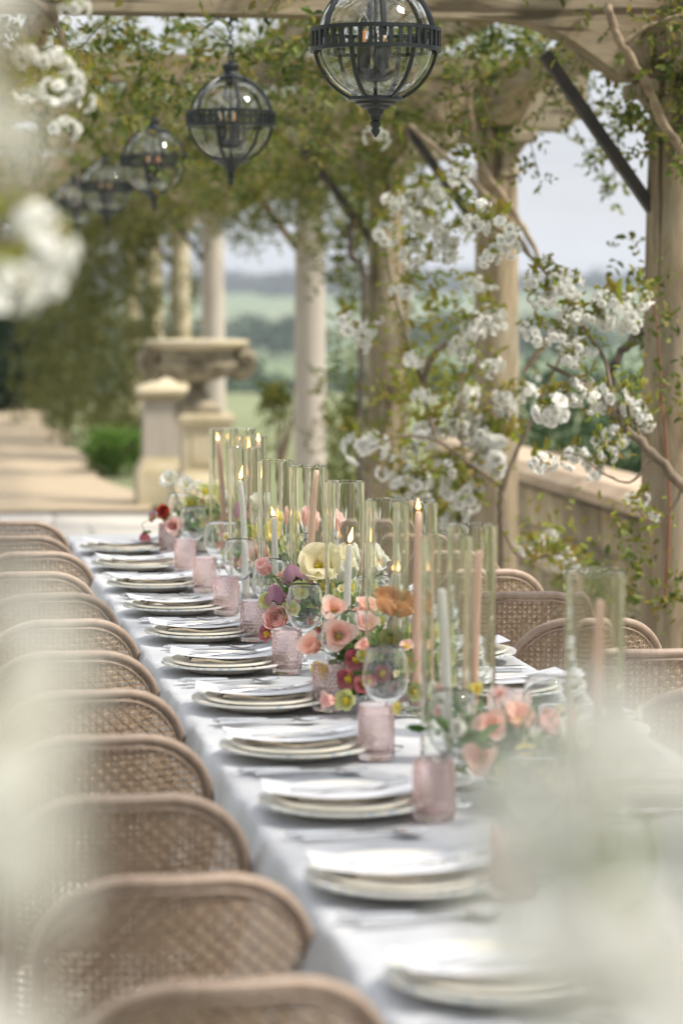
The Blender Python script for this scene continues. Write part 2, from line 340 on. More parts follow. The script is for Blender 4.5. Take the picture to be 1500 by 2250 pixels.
# ------------------------------------------------------------------ setting: terrain, path, paving
def hz(r):
    xs = [0, 34, 48, 75, 95, 150, 300, 600, 1000, 1500, 1900, 2400]; zs = [-.03, -.05, -.5, -1.25, -3.2, -8, -13, -12, -8, 1.0, 10, 14]
    return float(np.interp(r, xs, zs))
rs = [0, 6, 12, 18, 26, 34, 42, 50, 60, 75, 85, 95, 120, 150, 200, 250, 300, 360, 430, 510, 600, 700, 800, 900, 1000, 1150, 1300, 1500, 1700, 1900, 2100, 2400]
NA = 120; V = []; Fc = []
for r_ in rs:
    for i in range(NA):
        a = 2 * PI * i / NA
        und = 0 if r_ < 200 else (math.sin(a * 9 + r_ * .004) * .5 + math.sin(a * 23 + 1) * .25) * min(1, r_ / 1500) * 9
        V.append((math.sin(a) * r_, math.cos(a) * r_, hz(r_) + und))
for k in range(len(rs) - 1):
    for i in range(NA): j = (i + 1) % NA; Fc.append((k * NA + i, k * NA + NA + i, k * NA + NA + j, k * NA + j))
kk = rs.index(95) * NA
g1 = MB(); g1.add(V, Fc); me = g1.mesh('ground'); me.materials.append(M['grass']); me.materials.append(M['fields'])
for p in me.polygons:
    if min(p.vertices) >= kk - NA: p.material_index = 1
tag(link('ground', me, None), kind='structure')

pv = MB(); pv.box((1.0, 9.2, -.035), (4.6, 19.2, .05)); pav = pv.build('paving', M['mortar']); tag(pav, kind='structure')
slab_me = []
for (sx_, sy_) in ((.70, .52), (.52, .52), (.88, .52)):
    b_ = MB(); b_.box((0, 0, 0), (sx_ - .012, sy_ - .012, .05), bev=.008); slab_me.append((sx_, b_.mesh('slab')))
for k in range(24):
    x = -1.28 + (.2 if k % 2 else 0); y = 6.3 + k * .52
    while x < 3.0:
        wd_, me = random.choice(slab_me); link('slab', me, M['slab'], pav, (x + wd_ / 2, y, .0 + random.uniform(-.002, .002))); x += wd_
pth = MB(); pth.grid(lambda u, v: (-4.5 + u * 6.25 + (.12 * math.sin(v * 31) if u > .99 else 0), 18.8 + v * 24, .012 + .006 * math.sin(u * 40 + v * 90)), 24, 60)
tag(pth.build('path', M['gravel']), kind='structure')

# ------------------------------------------------------------------ pergola
COLX = 2.64; Y0, DY = 5.9, 2.73
peg = empty('pergola', (COLX, Y0, 0)); tag(peg, 'weathered oak and stone pergola with round columns over the long dining table', 'pergola')
def prof_col():
    r = .105
    return [(r * 1.02, .16), (r, .24), (r, .7), (r * .985, 1.3), (r * .92, 1.9), (r * .87, 2.14)]
shaft = {}
def shaft_mesh(mk):
    if mk not in shaft:
        b_ = MB(); b_.lathe(prof_col(), 28, mod=(lambda a, k: .012 * math.sin(a * 3 + k)) if mk == 'oak' else None); shaft[mk] = b_.mesh('column')
        shaft[mk].materials.append(M[mk])
        b_ = MB(); b_.lathe([(.092, 2.135), (.105, 2.14), (.105, 2.165), (.092, 2.17), (.092, 2.23), (.10, 2.235), (.128, 2.275), (.13, 2.285)], 28); b_.box((0, 0, 2.312), (.30, .30, .05), bev=.006); shaft[mk + 'c'] = b_.mesh('capital'); shaft[mk + 'c'].materials.append(M[mk])
        b_ = MB(); b_.lathe([(.135, .08), (.15, .10), (.15, .125), (.13, .15), (.112, .165)], 28); b_.box((0, 0, .04), (.33, .33, .08), bev=.006); shaft[mk + 'b'] = b_.mesh('plinth'); shaft[mk + 'b'].materials.append(M[mk])
    return shaft[mk]
cols = []
def column(x, n_, mk):
    me = shaft_mesh(mk); y = Y0 + DY * n_
    c = link('column', me, None, peg, (x - COLX, y - Y0, 0)); c.rotation_euler = (0, 0, n_ * 1.3)
    for nm, k in (('capital', 'c'), ('plinth', 'b')):
        o = link(nm, shaft[mk + k], None, c); o.rotation_euler = (0, 0, -n_ * 1.3)
    cols.append((x, y))
for n_, mk in ((0, 'oak'), (1, 'oak'), (2, 'oak'), (3, 'oak'), (4, 'pale'), (6, 'pale'), (7, 'ystone'), (8, 'ystone'), (9, 'ystone')): column(COLX, n_, mk)
for n_ in range(-3, 10): column(-.46, n_, 'oak' if n_ < 4 else 'pale')
for n_ in (-3, -2, -1): column(COLX, n_, 'oak')  # unseen bays towards and behind the viewer, added to shade the near table
# cross beams with arched undersides
half = 1.55; cxb = COLX - half
def cross_profile():
    P = [(-half - .40, 2.66), (-half - .40, 2.44), (-half - .30, 2.345), (-half + .20, 2.34)]
    for k in range(1, 9): t = k / 8; P.append((-half + .20 + .42 * t, 2.34 + .20 * math.sin(t * PI / 2)))
    Q = [(-x, z) for x, z in reversed(P)]
    return P + Q
b_ = MB(); b_.prism(cross_profile(), 'y', -.075, .075); xb = b_.mesh('cross_beam', 30); xb.materials.append(M['oak_x'])
for n_ in range(-3, 10): link('cross_beam', xb, None, peg, (cxb - COLX, DY * n_, 0))
P = [(.075, 2.60), (.075, 2.36), (.20, 2.36)]
for k in range(1, 9): t = k / 8; P.append((.20 + .45 * t, 2.36 + .13 * math.sin(t * PI / 2)))
P = P + [(DY - a, z) for a, z in reversed(P)]
b_ = MB(); b_.prism(P, 'x', -.06, .06); sb_ = b_.mesh('side_beam', 30); sb_.materials.append(M['oak_y'])
for n_ in range(-3, 9):
    for xx in (COLX, -.46): link('side_beam', sb_, None, peg, (xx - COLX, DY * n_, 0))
b_ = MB(); b_.box((0, 0, 0), (.09, DY * 12.4, .11), bev=.01); rf = b_.mesh('rafter'); rf.materials.append(M['oak_y'])
for xx in (-.1, .55, 1.65, 2.25): link('rafter', rf, None, peg, (xx - COLX, DY * 3.0, 2.72))
for n_ in (0, 1, 2, 3, 4, 6, 7, 8):
    b_ = MB(); a_, c_ = Vector((2.17 - COLX, 0, 2.43)), Vector((2.56 - COLX, 0, 1.90)); d_ = (c_ - a_).normalized(); s_ = Vector((0, 1, 0)); u_ = d_.cross(s_)
    V_ = []
    for p in (a_, c_):
        for i, j in ((-1, -1), (1, -1), (1, 1), (-1, 1)): V_.append(p + u_ * .019 * i + s_ * .022 * j)
    b_.add(V_, [(0, 1, 2, 3), (7, 6, 5, 4), (0, 4, 5, 1), (1, 5, 6, 2), (2, 6, 7, 3), (3, 7, 4, 0)])
    b_.build('brace', M['rust'] if n_ == 4 else M['strut'], peg, (0, DY * n_ + (.0), 0))

# ------------------------------------------------------------------ stone wall beyond the columns
WX = 3.28
wall = empty('stone_wall', (WX, 9, 0)); tag(wall, 'low old stone garden wall with tan coping outside the pergola', 'wall')
bm_ = []
for wd_ in (.42, .55, .34, .66):
    b_ = MB(); b_.box((0, 0, 0), (.30, wd_ - .014, .196), bev=.014); bm_.append((wd_, b_.mesh('stone')))
core = MB(); core.box((0, 1.65, .34), (.26, 9.2, .66)); core.build('mortar_core', M['mortar'], wall)
for row in range(3):
    y = -3 + row * .17
    while y < 6.3:
        wd_, me = random.choice(bm_); o = link('stone', me, M['wallstone'], wall, (random.uniform(-.006, .006), y + wd_ / 2, .105 + row * .21)); o.scale = (1, 1, 1.03); y += wd_
b_ = MB(); b_.prism([(-.21, .655), (.21, .655), (.21, .70), (.15, .745), (-.15, .745), (-.21, .70)], 'y', -.347, .347); cpm = b_.mesh('coping_stone', 30); cpm.materials.append(M['coping'])
for k in range(13): o = link('coping_stone', cpm, None, wall, (random.uniform(-.006, .006), -3 + .35 + k * .70, random.uniform(0, .006)))

# ------------------------------------------------------------------ urn and pedestals
Pu = (2.10, YD(2.10, 18.4))
ped = empty('urn_pedestal', (Pu[0], Pu[1], 0)); tag(ped, 'square yellow stone pedestal that carries the carved urn', 'pedestal')
b_ = MB(); b_.loft([(.24, 0), (.24, .24), (.225, .27), (.20, .29), (.175, .33), (.165, .35)]); b_.build('plinth', M['ystone'], ped)
b_ = MB(); b_.loft([(.163, .351), (.163, .66)]); b_.box((0, -.165, .505), (.22, .012, .22), bev=.004); b_.build('shaft', M['ystone'], ped)
b_ = MB(); b_.loft([(.165, .661), (.18, .675), (.20, .69), (.205, .70), (.205, .735), (.185, .745), (.18, .76)]); b_.build('cap', M['ystone'], ped)
urn = empty('stone_urn', (Pu[0] - .05, Pu[1], .76)); tag(urn, 'large weathered stone urn with carved bowl and side masks on its pedestal', 'urn')
b_ = MB(); b_.box((0, 0, .02), (.32, .32, .04), bev=.005); b_.lathe([(.15, .04), (.155, .05), (.15, .062), (.125, .07), (.10, .095), (.075, .14), (.058, .185), (.056, .20), (.075, .212), (.07, .225)], 32); b_.build('foot', M['ustone'], urn)
b_ = MB(); b_.lathe([(.07, .226), (.14, .235), (.22, .265), (.275, .31), (.29, .35), (.285, .365)], 64, mod=lambda a, k: .035 * abs(math.sin(a * 12)) if 0 < k < 5 else 0, cap=True); b_.build('bowl', M['ustone'], urn)
b_ = MB(); b_.lathe([(.275, .366), (.275, .44), (.29, .455)], 48, mod=lambda a, k: .02 * math.sin(a * 9 + k)); b_.build('frieze', M['ustone'], urn)
b_ = MB(); b_.lathe([(.29, .456), (.345, .475), (.37, .495), (.37, .515), (.345, .525), (.30, .515), (.26, .46), (0, .43)], 72, mod=lambda a, k: .022 * abs(math.sin(a * 22)) if 1 <= k <= 4 else 0, cap=False); b_.build('rim', M['ystone'], urn)
for sg in (-1, 1):
    b_ = MB()
    for k in range(9):
        t = k / 8; cc = Vector((sg * (.30 + .085 * math.sin(t * PI)), 0, .28 + .16 * t))
        rr = .055 + .018 * math.sin(t * 9)
        b_.lathe([(0.004, -rr), (rr * .8, -rr * .6), (rr, 0), (rr * .8, rr * .6), (0.004, rr)], 10, (cc.x, cc.y, cc.z), mod=lambda a, q: .25 * math.sin(a * 4 + q + k))
    for k in range(5): b_.tube([(sg * .34, (k - 2) * .03, .42), (sg * (.40), (k - 2) * .045, .40), (sg * .41, (k - 2) * .05, .33)], [.018, .02, .01], 6)
    b_.build('mask_handle', M['ustone'], urn)
P2 = (1.93, YD(1.93, 19.6))
ped2 = empty('gate_pedestal', (P2[0], P2[1], 0)); tag(ped2, 'pale stone pier with pointed cap standing behind the urn pedestal', 'pedestal')
b_ = MB(); b_.loft([(.215, 0), (.215, .25), (.20, .29), (.185, .31), (.165, .37)]); b_.build('plinth', M['ystone'], ped2)
b_ = MB(); b_.loft([(.155, .371), (.155, .80)]); b_.build('shaft', M['pale'], ped2)
b_ = MB(); b_.loft([(.156, .801), (.165, .815), (.20, .84), (.205, .85), (.205, .88), (.19, .89), (.17, .91), (.10, .935), (.06, .965), (.02, .97)]); b_.build('cap', M['ystone'], ped2)

# ------------------------------------------------------------------ table
TX0, TX1, TY0, TY1, TZ = .55, 1.405, 2.0, 9.10, .75
tab = empty('dining_table', ((TX0 + TX1) / 2, (TY0 + TY1) / 2, 0)); tag(tab, 'long wooden banquet table hidden under the pale cloth', 'table')
b_ = MB(); b_.box((0, 0, .728), (TX1 - TX0 - .02, TY1 - TY0 - .02, .036), bev=.004); b_.build('tabletop', M['oak_y'], tab)
for yy in (-3.3, -1.1, 1.1, 3.3):
    for xx in (-.34, .34): b_ = MB(); b_.box((xx, yy, .355), (.06, .06, .71), bev=.005); b_.build('leg', M['oak'], tab)
def cloth_pt(u, v):
    Wd, drop = TX1 - TX0, .42
    a = -drop + u * (Wd + 2 * drop); c = -drop + v * (TY1 - TY0 + 2 * drop)
    ax, cx_ = min(max(a, 0), Wd), min(max(c, 0), TY1 - TY0); ox, oy = a - ax, c - cx_; dp = math.hypot(ox, oy)
    x, y = TX0 + ax, TY0 + cx_
    z = TZ + .0015 * math.sin(x * 31 + 2 * math.sin(y * 3)) * math.sin(y * 17 + x * 5) + .001 * math.sin(y * 47 + x * 19)
    yy_ = (y - TY0 - .3) % 1.18 - .59; z += .0032 * math.exp(-(yy_ / .013) ** 2) + .0028 * math.exp(-((x - .98) / .012) ** 2) + .0022 * math.sin(y * 9 + 3 * math.sin(x * 6)) * math.sin(x * 11 + y) ** 2
    if dp > 0:
        e_ = 1 - math.exp(-dp / .03); nx, ny = ox / dp, oy / dp
        fold = (math.sin(y * 15 + .8 * math.sin(y * 4.1)) if abs(ox) > abs(oy) else math.sin(x * 17)) * .035 * min(1, dp / .25) + .012 * math.sin(y * 41 + x * 37) * min(1, dp / .2)
        q = .012 * e_ + .02 * min(1, dp / .25) + max(fold, -.012)
        x += nx * q; y += ny * q; z = TZ - max(0, dp - .010 * e_)
    return (x, y, z - .0005)
b_ = MB(); b_.grid(cloth_pt, 110, 900); tc_ = b_.build('tablecloth', M['cloth'], ang=None)
tc_.data.polygons.foreach_set('use_smooth', [True] * len(tc_.data.polygons))
tag(tc_, 'long pale grey linen cloth draped over the whole dining table', 'tablecloth')

# ------------------------------------------------------------------ cane tub chairs
CW, ZB, ZT, FR = .375, .455, .826, .135          # curved cane back: width, panel bottom and top, top corner radius
def bpt(s, z, off=0.0):                          # a point of the back: s across, z up; it bows outwards and leans back a little
    t = (2 * s / CW - 1); q = math.asin(max(-1, min(1, t * .62))) / math.asin(.62)
    return ((s - CW / 2) * 1.0 - off * t * .45, -.215 + .075 * t * t - (z - ZB) * .10 - off, z)
def rimz(s):
    q = min(s, CW - s)
    return ZT if q >= FR else ZT - FR + math.sqrt(max(0, FR * FR - (FR - q) ** 2))
def make_chair():
    root = empty('cane_chair')
    pit = .0128; ns = int(CW / pit); V = []; Q = []; hr = .0044
    an = [PI / 4 * i for i in range(8)]
    sqr = [(1, 0), (1, 1), (0, 1), (-1, 1), (-1, 0), (-1, -1), (0, -1), (1, -1)]
    for i in range(ns):
        s0 = (i + .5) * CW / ns; nzr = int((ZT - ZB) / pit)
        for k in range(nzr):
            z0 = ZB + (k + .5) * pit
            if z0 + pit * .5 > rimz(s0) - .002: break
            o = len(V); jit = random.uniform(-.0004, .0004)
            for ex, ez in sqr: V.append((s0 + ex * CW / ns / 2, z0 + ez * pit / 2, .0))
            for a_ in an: V.append((s0 + math.cos(a_) * (hr + jit), z0 + math.sin(a_) * (hr - jit), .0014))
            for q in range(8): Q.append((o + q, o + (q + 1) % 8, o + 8 + (q + 1) % 8, o + 8 + q))
    X = np.array([bpt(a, z, o_) for a, z, o_ in V])
    link('cane_panel', np_mesh('cane_panel', X, Q), M['cane'], root)
    # crossing diagonal strands of the weave
    b_ = MB()
    for sg in (1, -1):
        k = -40
        while k < 75:
            pts = []
            for q in range(0, 60):
                a = k * pit + (q * pit if sg > 0 else 0); z = ZB + q * pit * .5; a = k * pit + q * pit * .5 * sg
                if 0.006 < a < CW - .006 and z < rimz(a) - .004: pts.append(bpt(a, z, .0022 + .0006 * sg))
            if len(pts) > 2: b_.tube(pts, .0011, 4, cap=False)
            k += 2
    tag(b_.build('cane_strands', M['cane'], root), kind='stuff')
    pts = [bpt(.0, ZB - .06), bpt(.0, ZB + .05), bpt(.0, ZT - FR - .04)]
    for k in range(0, 14): t = k / 13 * PI / 2; s = FR - FR * math.cos(t); pts.append(bpt(s, ZT - FR + FR * math.sin(t)))
    s = FR + .02
    while s < CW - FR - .01: pts.append(bpt(s, ZT)); s += .02
    for k in range(0, 14): t = PI / 2 - k / 13 * PI / 2; s = CW - FR + FR * math.cos(t); pts.append(bpt(s, ZT - FR + FR * math.sin(t)))
    pts += [bpt(CW, ZT - FR - .04), bpt(CW, ZB + .05), bpt(CW, ZB - .06)]
    b_ = MB(); b_.tube(pts, .0098, 10); b_.build('back_frame', M['chair_wood'], root, ang=60)
    inn = [(p[0] * .955, p[1] - .003, p[2] - .014 if p[2] > ZT - FR else p[2]) for p in pts[2:-2]]
    b_ = MB(); b_.tube(inn, .0035, 6); b_.build('beading', M['chair_wood'], root, ang=60)
    b_ = MB(); b_.tube([bpt(CW * k / 20, ZB) for k in range(21)], .011, 8); b_.build('bottom_rail', M['chair_wood'], root, ang=60)
    b_ = MB()
    def seat(u, v):
        a = 2 * PI * u; prof = [(0, .478), (.17, .475), (.195, .458), (.20, .435), (.195, .415), (.17, .405), (0, .405)]; t = v * 6; i = min(5, int(t)); f_ = t - i
        r = prof[i][0] * (1 - f_) + prof[i + 1][0] * f_; z = prof[i][1] * (1 - f_) + prof[i + 1][1] * f_
        sq = (abs(math.cos(a)) ** 4 + abs(math.sin(a)) ** 4) ** -.25; return (r * math.cos(a) * sq * .98, r * math.sin(a) * sq + .02, z)
    b_.grid(seat, 32, 12); b_.build('seat', M['seat'], root, ang=60)
    for xx, yy, dx, dy in ((-.17, -.16, -.015, -.05), (.17, -.16, .015, -.05), (-.165, .185, -.01, .03), (.165, .185, .01, .03)):
        b_ = MB(); b_.tube([(xx, yy, .425), (xx + dx * .5, yy + dy * .5, .21), (xx + dx, yy + dy, 0)], [.018, .015, .011], 8); b_.build('leg', M['chair_wood'], root)
    return freeze(root)
chair = make_chair(); first = [True]
def put_chair(X, D, rz, label, group):
    o = chair if first[0] else copy_tree(chair); first[0] = False
    o.location = (X, YD(X, D), 0); o.rotation_euler = (0, 0, rz + random.uniform(-.008, .008)); tag(o, label, 'chair', group)
NL = 12
for k in range(NL): put_chair(.350 + random.uniform(-.016, .010), 2.83 + .215 + .533 * k + random.uniform(-.012, .012), random.uniform(-.05, .08), f'taupe chair with arched cane back in the left row, {nth(k, NL)} to the viewer', 'cane chairs along the left of the table')
NR = 8
for k in range(NR): put_chair(1.60 + random.uniform(-.012, .015), 4.99 + .215 + .54 * k, random.uniform(-.10, .0), f'taupe chair with arched cane back in the right row, {nth(k, NR)} in view', 'cane chairs along the right of the table')

# ------------------------------------------------------------------ place settings
def plate_mesh(name, R_, h, t=.0035):
    b_ = MB(); b_.lathe([(0.0, 0), (R_ * .55, 0), (R_ * .60, .001), (R_ * .66, h * .55), (R_ * .97, h), (R_, h + .001), (R_ + .0006, h + .0035), (R_, h + .006), (R_ * .97, h + .0055), (R_ * .68, h * .6 + .004), (R_ * .60, .006), (0.0, .0055)], 56, cap=False); return b_.mesh(name, 60)
charger_me = plate_mesh('charger_plate', .143, .017); plate_me = plate_mesh('dinner_plate', .118, .014)
def nap(u, v):
    x, y = (u - .5) * .172, (v - .5) * .088
    return (x, y, .0035 + .0025 * math.sin(u * 9 + v * 3) + .0018 * math.sin(v * 17 + u * 5) + .008 * (2 * u - 1) ** 2 * .6 - .001)
b_ = MB()
for lay in range(3): b_.grid(lambda u, v, l=lay: (nap(u, v)[0] * (1 - .02 * l), nap(u, v)[1] * (1 - .03 * l) + .002 * l, nap(u, v)[2] + .0022 * l), 20, 10)
# hem walls so that it has body
def hem(u, v): p = nap(u, 0); return (p[0], p[1] - .001, p[2] + v * .0044)
b_.grid(hem, 20, 1); nap_me = b_.mesh('napkin', None)
def cardf(u, v, dz=0): x, y = (u - .5) * .268, (v - .5) * .108; return (x, y + .004 * (u - .5), .0100 + .015 * (2 * u - 1) ** 2 + dz)
b_ = MB(); b_.grid(lambda u, v: cardf(u, v), 20, 4); b_.grid(lambda u, v: cardf(u, v, .0009), 20, 4); b_.grid(lambda u, v: cardf(u, 0, .0009 * v), 20, 1); card_me = b_.mesh('menu_card', None)
b_ = MB()
for r_ in range(5):   # printed lines
    l0, l1 = .16, .16 + random.uniform(.14, .25)
    b_.grid(lambda u, v, r0=.25 + r_ * .11, a=l0, c=l1: cardf(a + (c - a) * u, r0 + .025 * v, .0013), 6, 1)
print_me = b_.mesh('print', None); M['ink'] = mat('grey_ink', (.42, .40, .42))
def fork_mesh():
    b_ = MB(); pts = [(-.10, 0, .002), (-.05, 0, .004), (0, 0, .006), (.035, 0, .003)]
    b_.tube(pts, [.0055, .004, .0026, .0035], 8, flat=1.5)
    b_.grid(lambda u, v: (.03 + .035 * u, (v - .5) * (.008 + .016 * min(1, u * 2)), .0035 - .003 * math.sin(u * PI) + .004 * u), 6, 4)
    for k in range(4): y = (k - 1.5) * .0062; b_.tube([(.063, y, .007), (.085, y, .010), (.102, y, .0135)], [.0018, .0016, .0008], 5)
    return b_.mesh('fork')
def knife_mesh():
    b_ = MB(); b_.tube([(-.115, 0, .005), (-.10, 0, .005), (-.02, 0, .0045), (-.005, 0, .004)], [.003, .0062, .0045, .0035], 8, flat=1.4)
    b_.add([(-.008, -.006, .003), (.09, -.009, .002), (.112, -.002, .002), (.105, .007, .002), (-.008, .006, .003), (-.008, -.006, .0045), (.09, -.009, .003), (.112, -.002, .003), (.105, .007, .0035), (-.008, .006, .0048)],
           [(4, 3, 2, 1, 0), (5, 6, 7, 8, 9), (0, 1, 6, 5), (1, 2, 7, 6), (2, 3, 8, 7), (3, 4, 9, 8), (4, 0, 5, 9)])
    return b_.mesh('knife')
def spoon_mesh():
    b_ = MB(); b_.tube([(-.10, 0, .003), (-.04, 0, .004), (.03, 0, .006), (.05, 0, .004)], [.005, .0035, .0026, .003], 8, flat=1.5)
    b_.grid(lambda u, v: (.045 + .058 * u, (v - .5) * .040 * math.sqrt(max(0.0001, 1 - (2 * u - 1) ** 2)), .0015 + .008 * ((2 * u - 1) ** 2 * .7 + (2 * v - 1) ** 2 * .5)), 10, 8); return b_.mesh('spoon')
fork_me, knife_me, spoon_me = fork_mesh(), knife_mesh(), spoon_mesh()
for me_, k in ((charger_me, 'charger'), (plate_me, 'china'), (nap_me, 'napkin'), (card_me, 'card'), (print_me, 'ink'), (fork_me, 'silver'), (knife_me, 'silver'), (spoon_me, 'silver')): me_.materials.append(M[k])
# glasses
def wine_mesh():
    t = .0011
    o = [(.0, 0), (.033, .0), (.0335, .0015), (.02, .004), (.0055, .010), (.0036, .03), (.0036, .062), (.006, .075), (.020, .084), (.036, .103), (.0435, .125), (.0445, .140), (.041, .162), (.0355, .184), (.0335, .190)]
    i = [(r - t, z) for r, z in reversed(o[8:])]; i = i[:-1] + [(.0175, .0855), (.008, .0805), (.0, .0795)]
    b_ = MB(); b_.lathe(o + i, 40, cap=False); return b_.mesh('wine_glass', 75)
def tumbler_mesh():
    b_ = MB(); n = 132; rows = 72; H_ = .098; R_ = .0325; P = []; Fs = []; nb = 22
    for k in range(rows + 1):
        z = H_ * k / rows
        for i in range(n):
            a = 2 * PI * i / n; q = 0
            if .006 < z < .082:
                rw = (z - .006) / .0076; r0 = math.floor(rw); fz = rw - r0 - .5; fa = (a / (2 * PI) * nb + (.5 if r0 % 2 else 0)); fa = fa - math.floor(fa) - .5
                d2 = (fz * fz + fa * fa) * 4.6; q = .0020 * math.sqrt(max(0, 1 - d2))
            P.append(((R_ + q) * math.cos(a), (R_ + q) * math.sin(a), z))
    for k in range(rows):
        for i in range(n): j = (i + 1) % n; Fs.append((k * n + i, k * n + j, k * n + n + j, k * n + n + i))
    Fs.append(tuple(range(n - 1, -1, -1))); b_.add(P, Fs)
    b_.lathe([(R_, H_), (R_ - .0012, H_ + .0012), (R_ - .0026, H_), (R_ - .0030, .02), (R_ - .006, .011), (0, .010)], 60, cap=False); return b_.mesh('tumbler', 75)
wine_me, tum_me = wine_mesh(), tumbler_mesh(); wine_me.materials.append(M['glass']); tum_me.materials.append(M['pink_glass'])
TT = TZ + .0052
def put(name, me, X, D, z, rz, label, cat, group):
    o = link(name, me, None, None, (X, YD(X, D), z)); o.rotation_euler = (0, 0, rz); tag(o, label, cat, group); return o
def setting(X, D, side, i, n):
    sd = 1 if side == 'left' else -1; j = lambda s=.010: random.uniform(-s, s); x = X + j(); d = D + j(); rz = (0 if sd > 0 else PI)
    w_ = f'at the {nth(i, n)} {side} place'
    put('charger_plate', charger_me, x, d, TT, random.uniform(0, 6), f'cream charger plate with blue patterned rim {w_}', 'plate', f'charger plates on the {side} side')
    put('dinner_plate', plate_me, x + j(.003), d, TT + .0075, 0, f'cream dinner plate stacked on the charger {w_}', 'plate', f'dinner plates on the {side} side')
    put('napkin', nap_me, x + j(), d + j(), TT + .0205, rz + j(.14), f'folded brown grey linen napkin under the card {w_}', 'napkin', f'napkins on the {side} side')
    c = put('menu_card', card_me, x + j(.01) + .004 * sd, d + j(), TT + .0215, rz + j(.16), f'curved white menu card lying on the napkin {w_}', 'card', f'menu cards on the {side} side')
    link('print', print_me, None, c)
    f_ = put('fork', fork_me, x + j(.012) + .01, d - .01 + j(.01), TT + .0215 + .0118, (.16 + j(.1)), f'small silver dessert fork lying on the card {w_}', 'fork', f'dessert forks on the {side} side')
    put('knife', knife_me, x - .01 * sd + j(), d - .178 * 1 + j(), TT, rz + j(.05), f'silver table knife laid in front of the plates {w_}', 'knife', f'table knives on the {side} side')
    put('spoon', spoon_me, x - .01 * sd + j(), d - .205 + j(), TT, rz + j(.05), f'silver spoon laid beside the knife {w_}', 'spoon', f'spoons on the {side} side')
    put('tumbler', tum_me, X + .135 * sd + j(.008), D - .055 + j(.02), TT, random.uniform(0, 6), f'pale pink hobnail glass tumbler {w_}', 'tumbler', f'pink tumblers on the {side} side')
    put('wine_glass', wine_me, X + .178 * sd + j(.01), D + .05 + j(.02), TT, 0, f'clear stemmed wine glass with round bowl {w_}', 'wine glass', f'wine glasses on the {side} side')
NPL = 11
for i in range(NPL): setting(.70, 3.07 + .533 * i, 'left', i, NPL)
NPR = 9
for i in range(NPR): setting(1.245, 4.30 + .535 * i, 'right', i, NPR)

# ------------------------------------------------------------------ hurricanes and candles
def hurricane_mesh(R_, H_):
    t = .0032; b_ = MB()
    b_.lathe([(0, 0), (R_ - .002, 0), (R_, .002), (R_, H_ * .33), (R_, H_ * .66), (R_, H_ - .0012), (R_ - .0007, H_), (R_ - t + .0007, H_), (R_ - t, H_ - .0012), (R_ - t, H_ * .5), (R_ - t, .005), (0, .004)], 64, cap=False); return b_.mesh('hurricane_shade', 18)
hur = hurricane_mesh(.0445, .432); hur.materials.append(M['hglass'])
b_ = MB(); b_.lathe([(.0, 0), (.0035, .002), (.0055, .007), (.0046, .014), (.002, .024), (.0003, .034)], 12, cap=False); flame_me = b_.mesh('flame', 80)
b_ = MB(); b_.tube([(0, 0, 0), (.0004, 0, .006), (.0012, 0, .011)], .0008, 6); wick_me = b_.mesh('wick')
b_ = MB(); b_.lathe([(.027, 0), (.028, .004), (.018, .007), (.0145, .012), (.0145, .026), (.0125, .027)], 24); hold_me = b_.mesh('holder')
for me_, k in ((flame_me, 'flame'), (wick_me, 'wick'), (hold_me, 'glass')): me_.materials.append(M[k])
def candle(X, D, top, kind, lit, label, lean=0.0):
    y = YD(X, D); root = empty('candle', (X, y, TT + .0045)); tag(root, label, 'candle', 'taper candles along the table')
    h = top - TT - .0045; mk = 'wax' if kind == 'white' else 'peach_wax'
    b_ = MB(); nseg = 10; pr = [(lean * (k / nseg) ** 2 * h, 0, .012 + (h - .012) * k / nseg) for k in range(nseg + 1)]; rd = [.0112 - .0042 * (k / nseg) for k in range(nseg + 1)]
    pr.append((pr[-1][0], 0, h + .004)); rd.append(.004)
    b_.tube(pr, rd, 16); b_.build('wax', M[mk], root, ang=60)
    link('wick', wick_me, None, root, (pr[-1][0], 0, h + .002)); link('holder', hold_me, None, root)
    if lit: f_ = link('flame', flame_me, None, root, (pr[-1][0], 0, h + .008)); f_.rotation_euler = (random.uniform(-.2, .2), random.uniform(-.35, .25), 0); f_.scale = (random.uniform(.8, 1.1), 1, random.uniform(.65, 1.1))
# px, rim y, colour, flame y, lit
HS = [(1310, 1257, 'peach', 1325, False), (1037, 1153, 'peach', 1215, False), (982, 1177, 'white', 1300, False), (912, 1102, 'peach', 1128, True), (850, 1097, 'white', 1265, True), (757, 1057, 'white', 1200, True),
      (675, 1023, 'peach', 1036, False), (604, 1010, 'white', 1140, True), (537, 983, 'white', 1058, True), (553, 957, 'peach', 975, True), (530, 941, 'white', 990, True), (490, 940, 'peach', 972, True)]
for i, (px, ry, kind, fy, lit) in enumerate(HS):
    fd = (ry - 650) / (CAMZ - TT - .432); D = F / fd * 1.0; X = (px + 200) / fd / (1 / ct); Xw = X
    o = link('hurricane_shade', hur, None, None, (Xw, YD(Xw, D), TT)); tag(o, f'tall clear glass cylinder shade, {nth(i, len(HS))} in the row down the table', 'candle shade', 'glass cylinder shades down the table')
    top = CAMZ - (fy - 650) / fd
    candle(Xw + .003, D, top, kind, lit, f'{kind} taper candle inside the {nth(i, len(HS))} glass cylinder{", lit" if lit else ""}', random.uniform(-.05, .05) if i != 11 else -.05)

